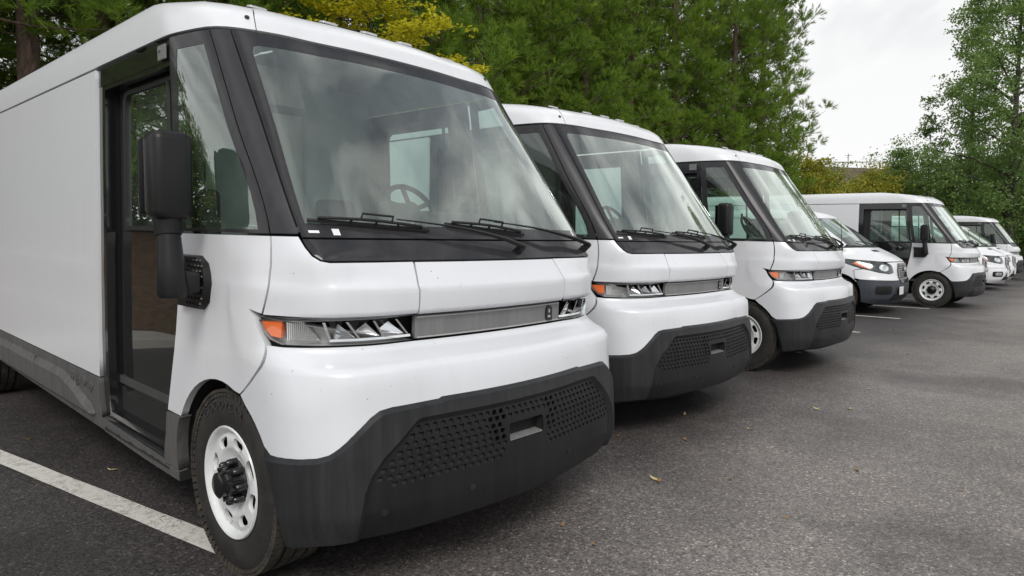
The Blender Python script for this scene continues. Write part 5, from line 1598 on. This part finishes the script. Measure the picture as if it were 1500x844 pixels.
# ================================================================ far house and power line
M['roof_tile'] = mat_plastic('brown_shingles', (0.10, 0.075, 0.062), .9, .4, .3, 30)
M['siding'] = mat_plastic('pale_siding', (0.20, 0.17, 0.145), .8, .2, .05, 10)
M['window_dark'] = mat_simple('far_window', (0.03, 0.035, 0.04), .15)
hx = (1247 - 750) / 983.6 * 90
ho = empty('house', (hx, 90, 0), .25)
b = MB(); b.box((0, 0, 4.4), (12, 8, 8.8)); b.build('wall', M['siding'], ho)
b = MB(); b.prism([(-4.6, 8.6), (4.6, 8.6), (0, 11.4)], -6.6, 6.6, 'yz'); b.build('roof', M['roof_tile'], ho)
for wx in (-3.5, -.5, 2.6, 4.8):
    b = MB(); b.box((wx, -4.03, 6.2), (1.1, .08, 1.5)); b.build('window', M['window_dark'], ho)
b = MB(); b.tube([(-1.2, 0, 11.2), (-1.2, 0, 13.2)], .05, 5); b.tube([(-1.7, 0, 12.9), (-.7, 0, 13.0)], .03, 4); b.build('roof_aerial', M['bar'], ho)
tag(ho, 'distant house with a brown shingled roof between the bushy trees', 'house')
M['wood'] = mat_bark('pole_wood', (0.06, 0.045, 0.035), (0.14, 0.11, 0.09))
pA = ((1120 - 750) / 983.6 * 75, 75); pB = ((1432 - 750) / 983.6 * 70, 70)
for k, (x, y) in enumerate((pA, pB)):
    b = MB(); b.tube([(0, 0, 0), (0, 0, 11.2)], [.16, .11], 8); o = b.build('utility_pole', M['wood'])
    o.location = (x, y, 0)
    c = MB(); c.box((0, 0, 10.4), (2.0, .12, .12)); c.build('crossarm', M['wood'], o)
    tag(o, 'wooden utility pole standing among the ' + ('pines at the end of the grove' if k == 0 else 'trees on the right'), 'utility pole', 'utility poles at the far end')
wires = [10.5, 10.5, 9.6]
for k, z in enumerate(wires):
    b = MB(); A = Vector((pA[0], pA[1] + k * .8, z)); B_ = Vector((pB[0], pB[1] + k * .8, z + .2))
    b.tube([A.lerp(B_, q / 12) - Vector((0, 0, .5 * math.sin(math.pi * q / 12))) for q in range(13)], .018, 4, False)
    tag(b.build('power_line', M['black']), ('upper', 'middle', 'lowest')[k] + ' of the thin dark power lines sagging across the pale sky above the house', 'power line', 'power lines over the house')

# ================================================================ fallen leaves
M['dry_leaf'] = mat_simple('dry_leaf', (0.30, 0.17, 0.06), .8)
M['pale_leaf'] = mat_simple('pale_dry_leaf', (0.52, 0.42, 0.22), .8)
def leaf_proto(seed, mat, size):
    g = random.Random(seed); V = [(0, 0, .004)]; F = []; n = 10
    for k in range(n):
        a = 2 * math.pi * k / n; rr = size * (.5 + .5 * abs(math.cos(a))) * g.uniform(.75, 1.1)
        V.append((rr * math.cos(a), rr * .55 * math.sin(a), .004 + g.uniform(0, size * .45) * abs(math.cos(a))))
    for k in range(n): F.append((0, 1 + k, 1 + (k + 1) % n))
    return link_mesh('fallen_leaf', V, F, mat)
px_leaves = [(965, 706), (958, 703), (824, 771), (1070, 703), (1003, 608), (1018, 612), (1272, 571), (1003, 645), (1408, 459), (1306, 492), (1280, 472), (1310, 484), (1245, 600), (1330, 520), (1100, 630), (1196, 600), (40, 645), (165, 690), (1370, 470), (905, 640), (1150, 760), (1408, 720), (1255, 690), (1050, 560), (1440, 560), (870, 800)]
def ground_at(u, v):
    pit, rol = 0.0690638, 0.0063408
    du, dv = u - 750, v - 422; c, s = math.cos(rol), math.sin(rol); a = du * c + dv * s; b = -du * s + dv * c
    f = 983.6; cp, sp = math.cos(pit), math.sin(pit); up = -b / f
    rx, ry, rz = a / f, cp + up * sp, -sp + up * cp; t = -CAM_H / rz; return (rx * t, ry * t)
lp = [leaf_proto(1, M['dry_leaf'], .032), leaf_proto(2, M['pale_leaf'], .030), leaf_proto(3, M['dry_leaf'], .020)]
g = random.Random(12)
for k, (u, v) in enumerate(px_leaves):
    o = lp[k] if k < 3 else lp[g.randrange(3)].copy()
    if k >= 3: COL.objects.link(o)
    x, y = ground_at(u, v)
    o.location = (x, y, .003); o.rotation_euler = (g.uniform(-.2, .2), g.uniform(-.2, .2), g.uniform(0, 6.28))
    tag(o, 'small curled dry leaf lying on the open asphalt', 'leaf', 'dry leaves scattered on the asphalt')
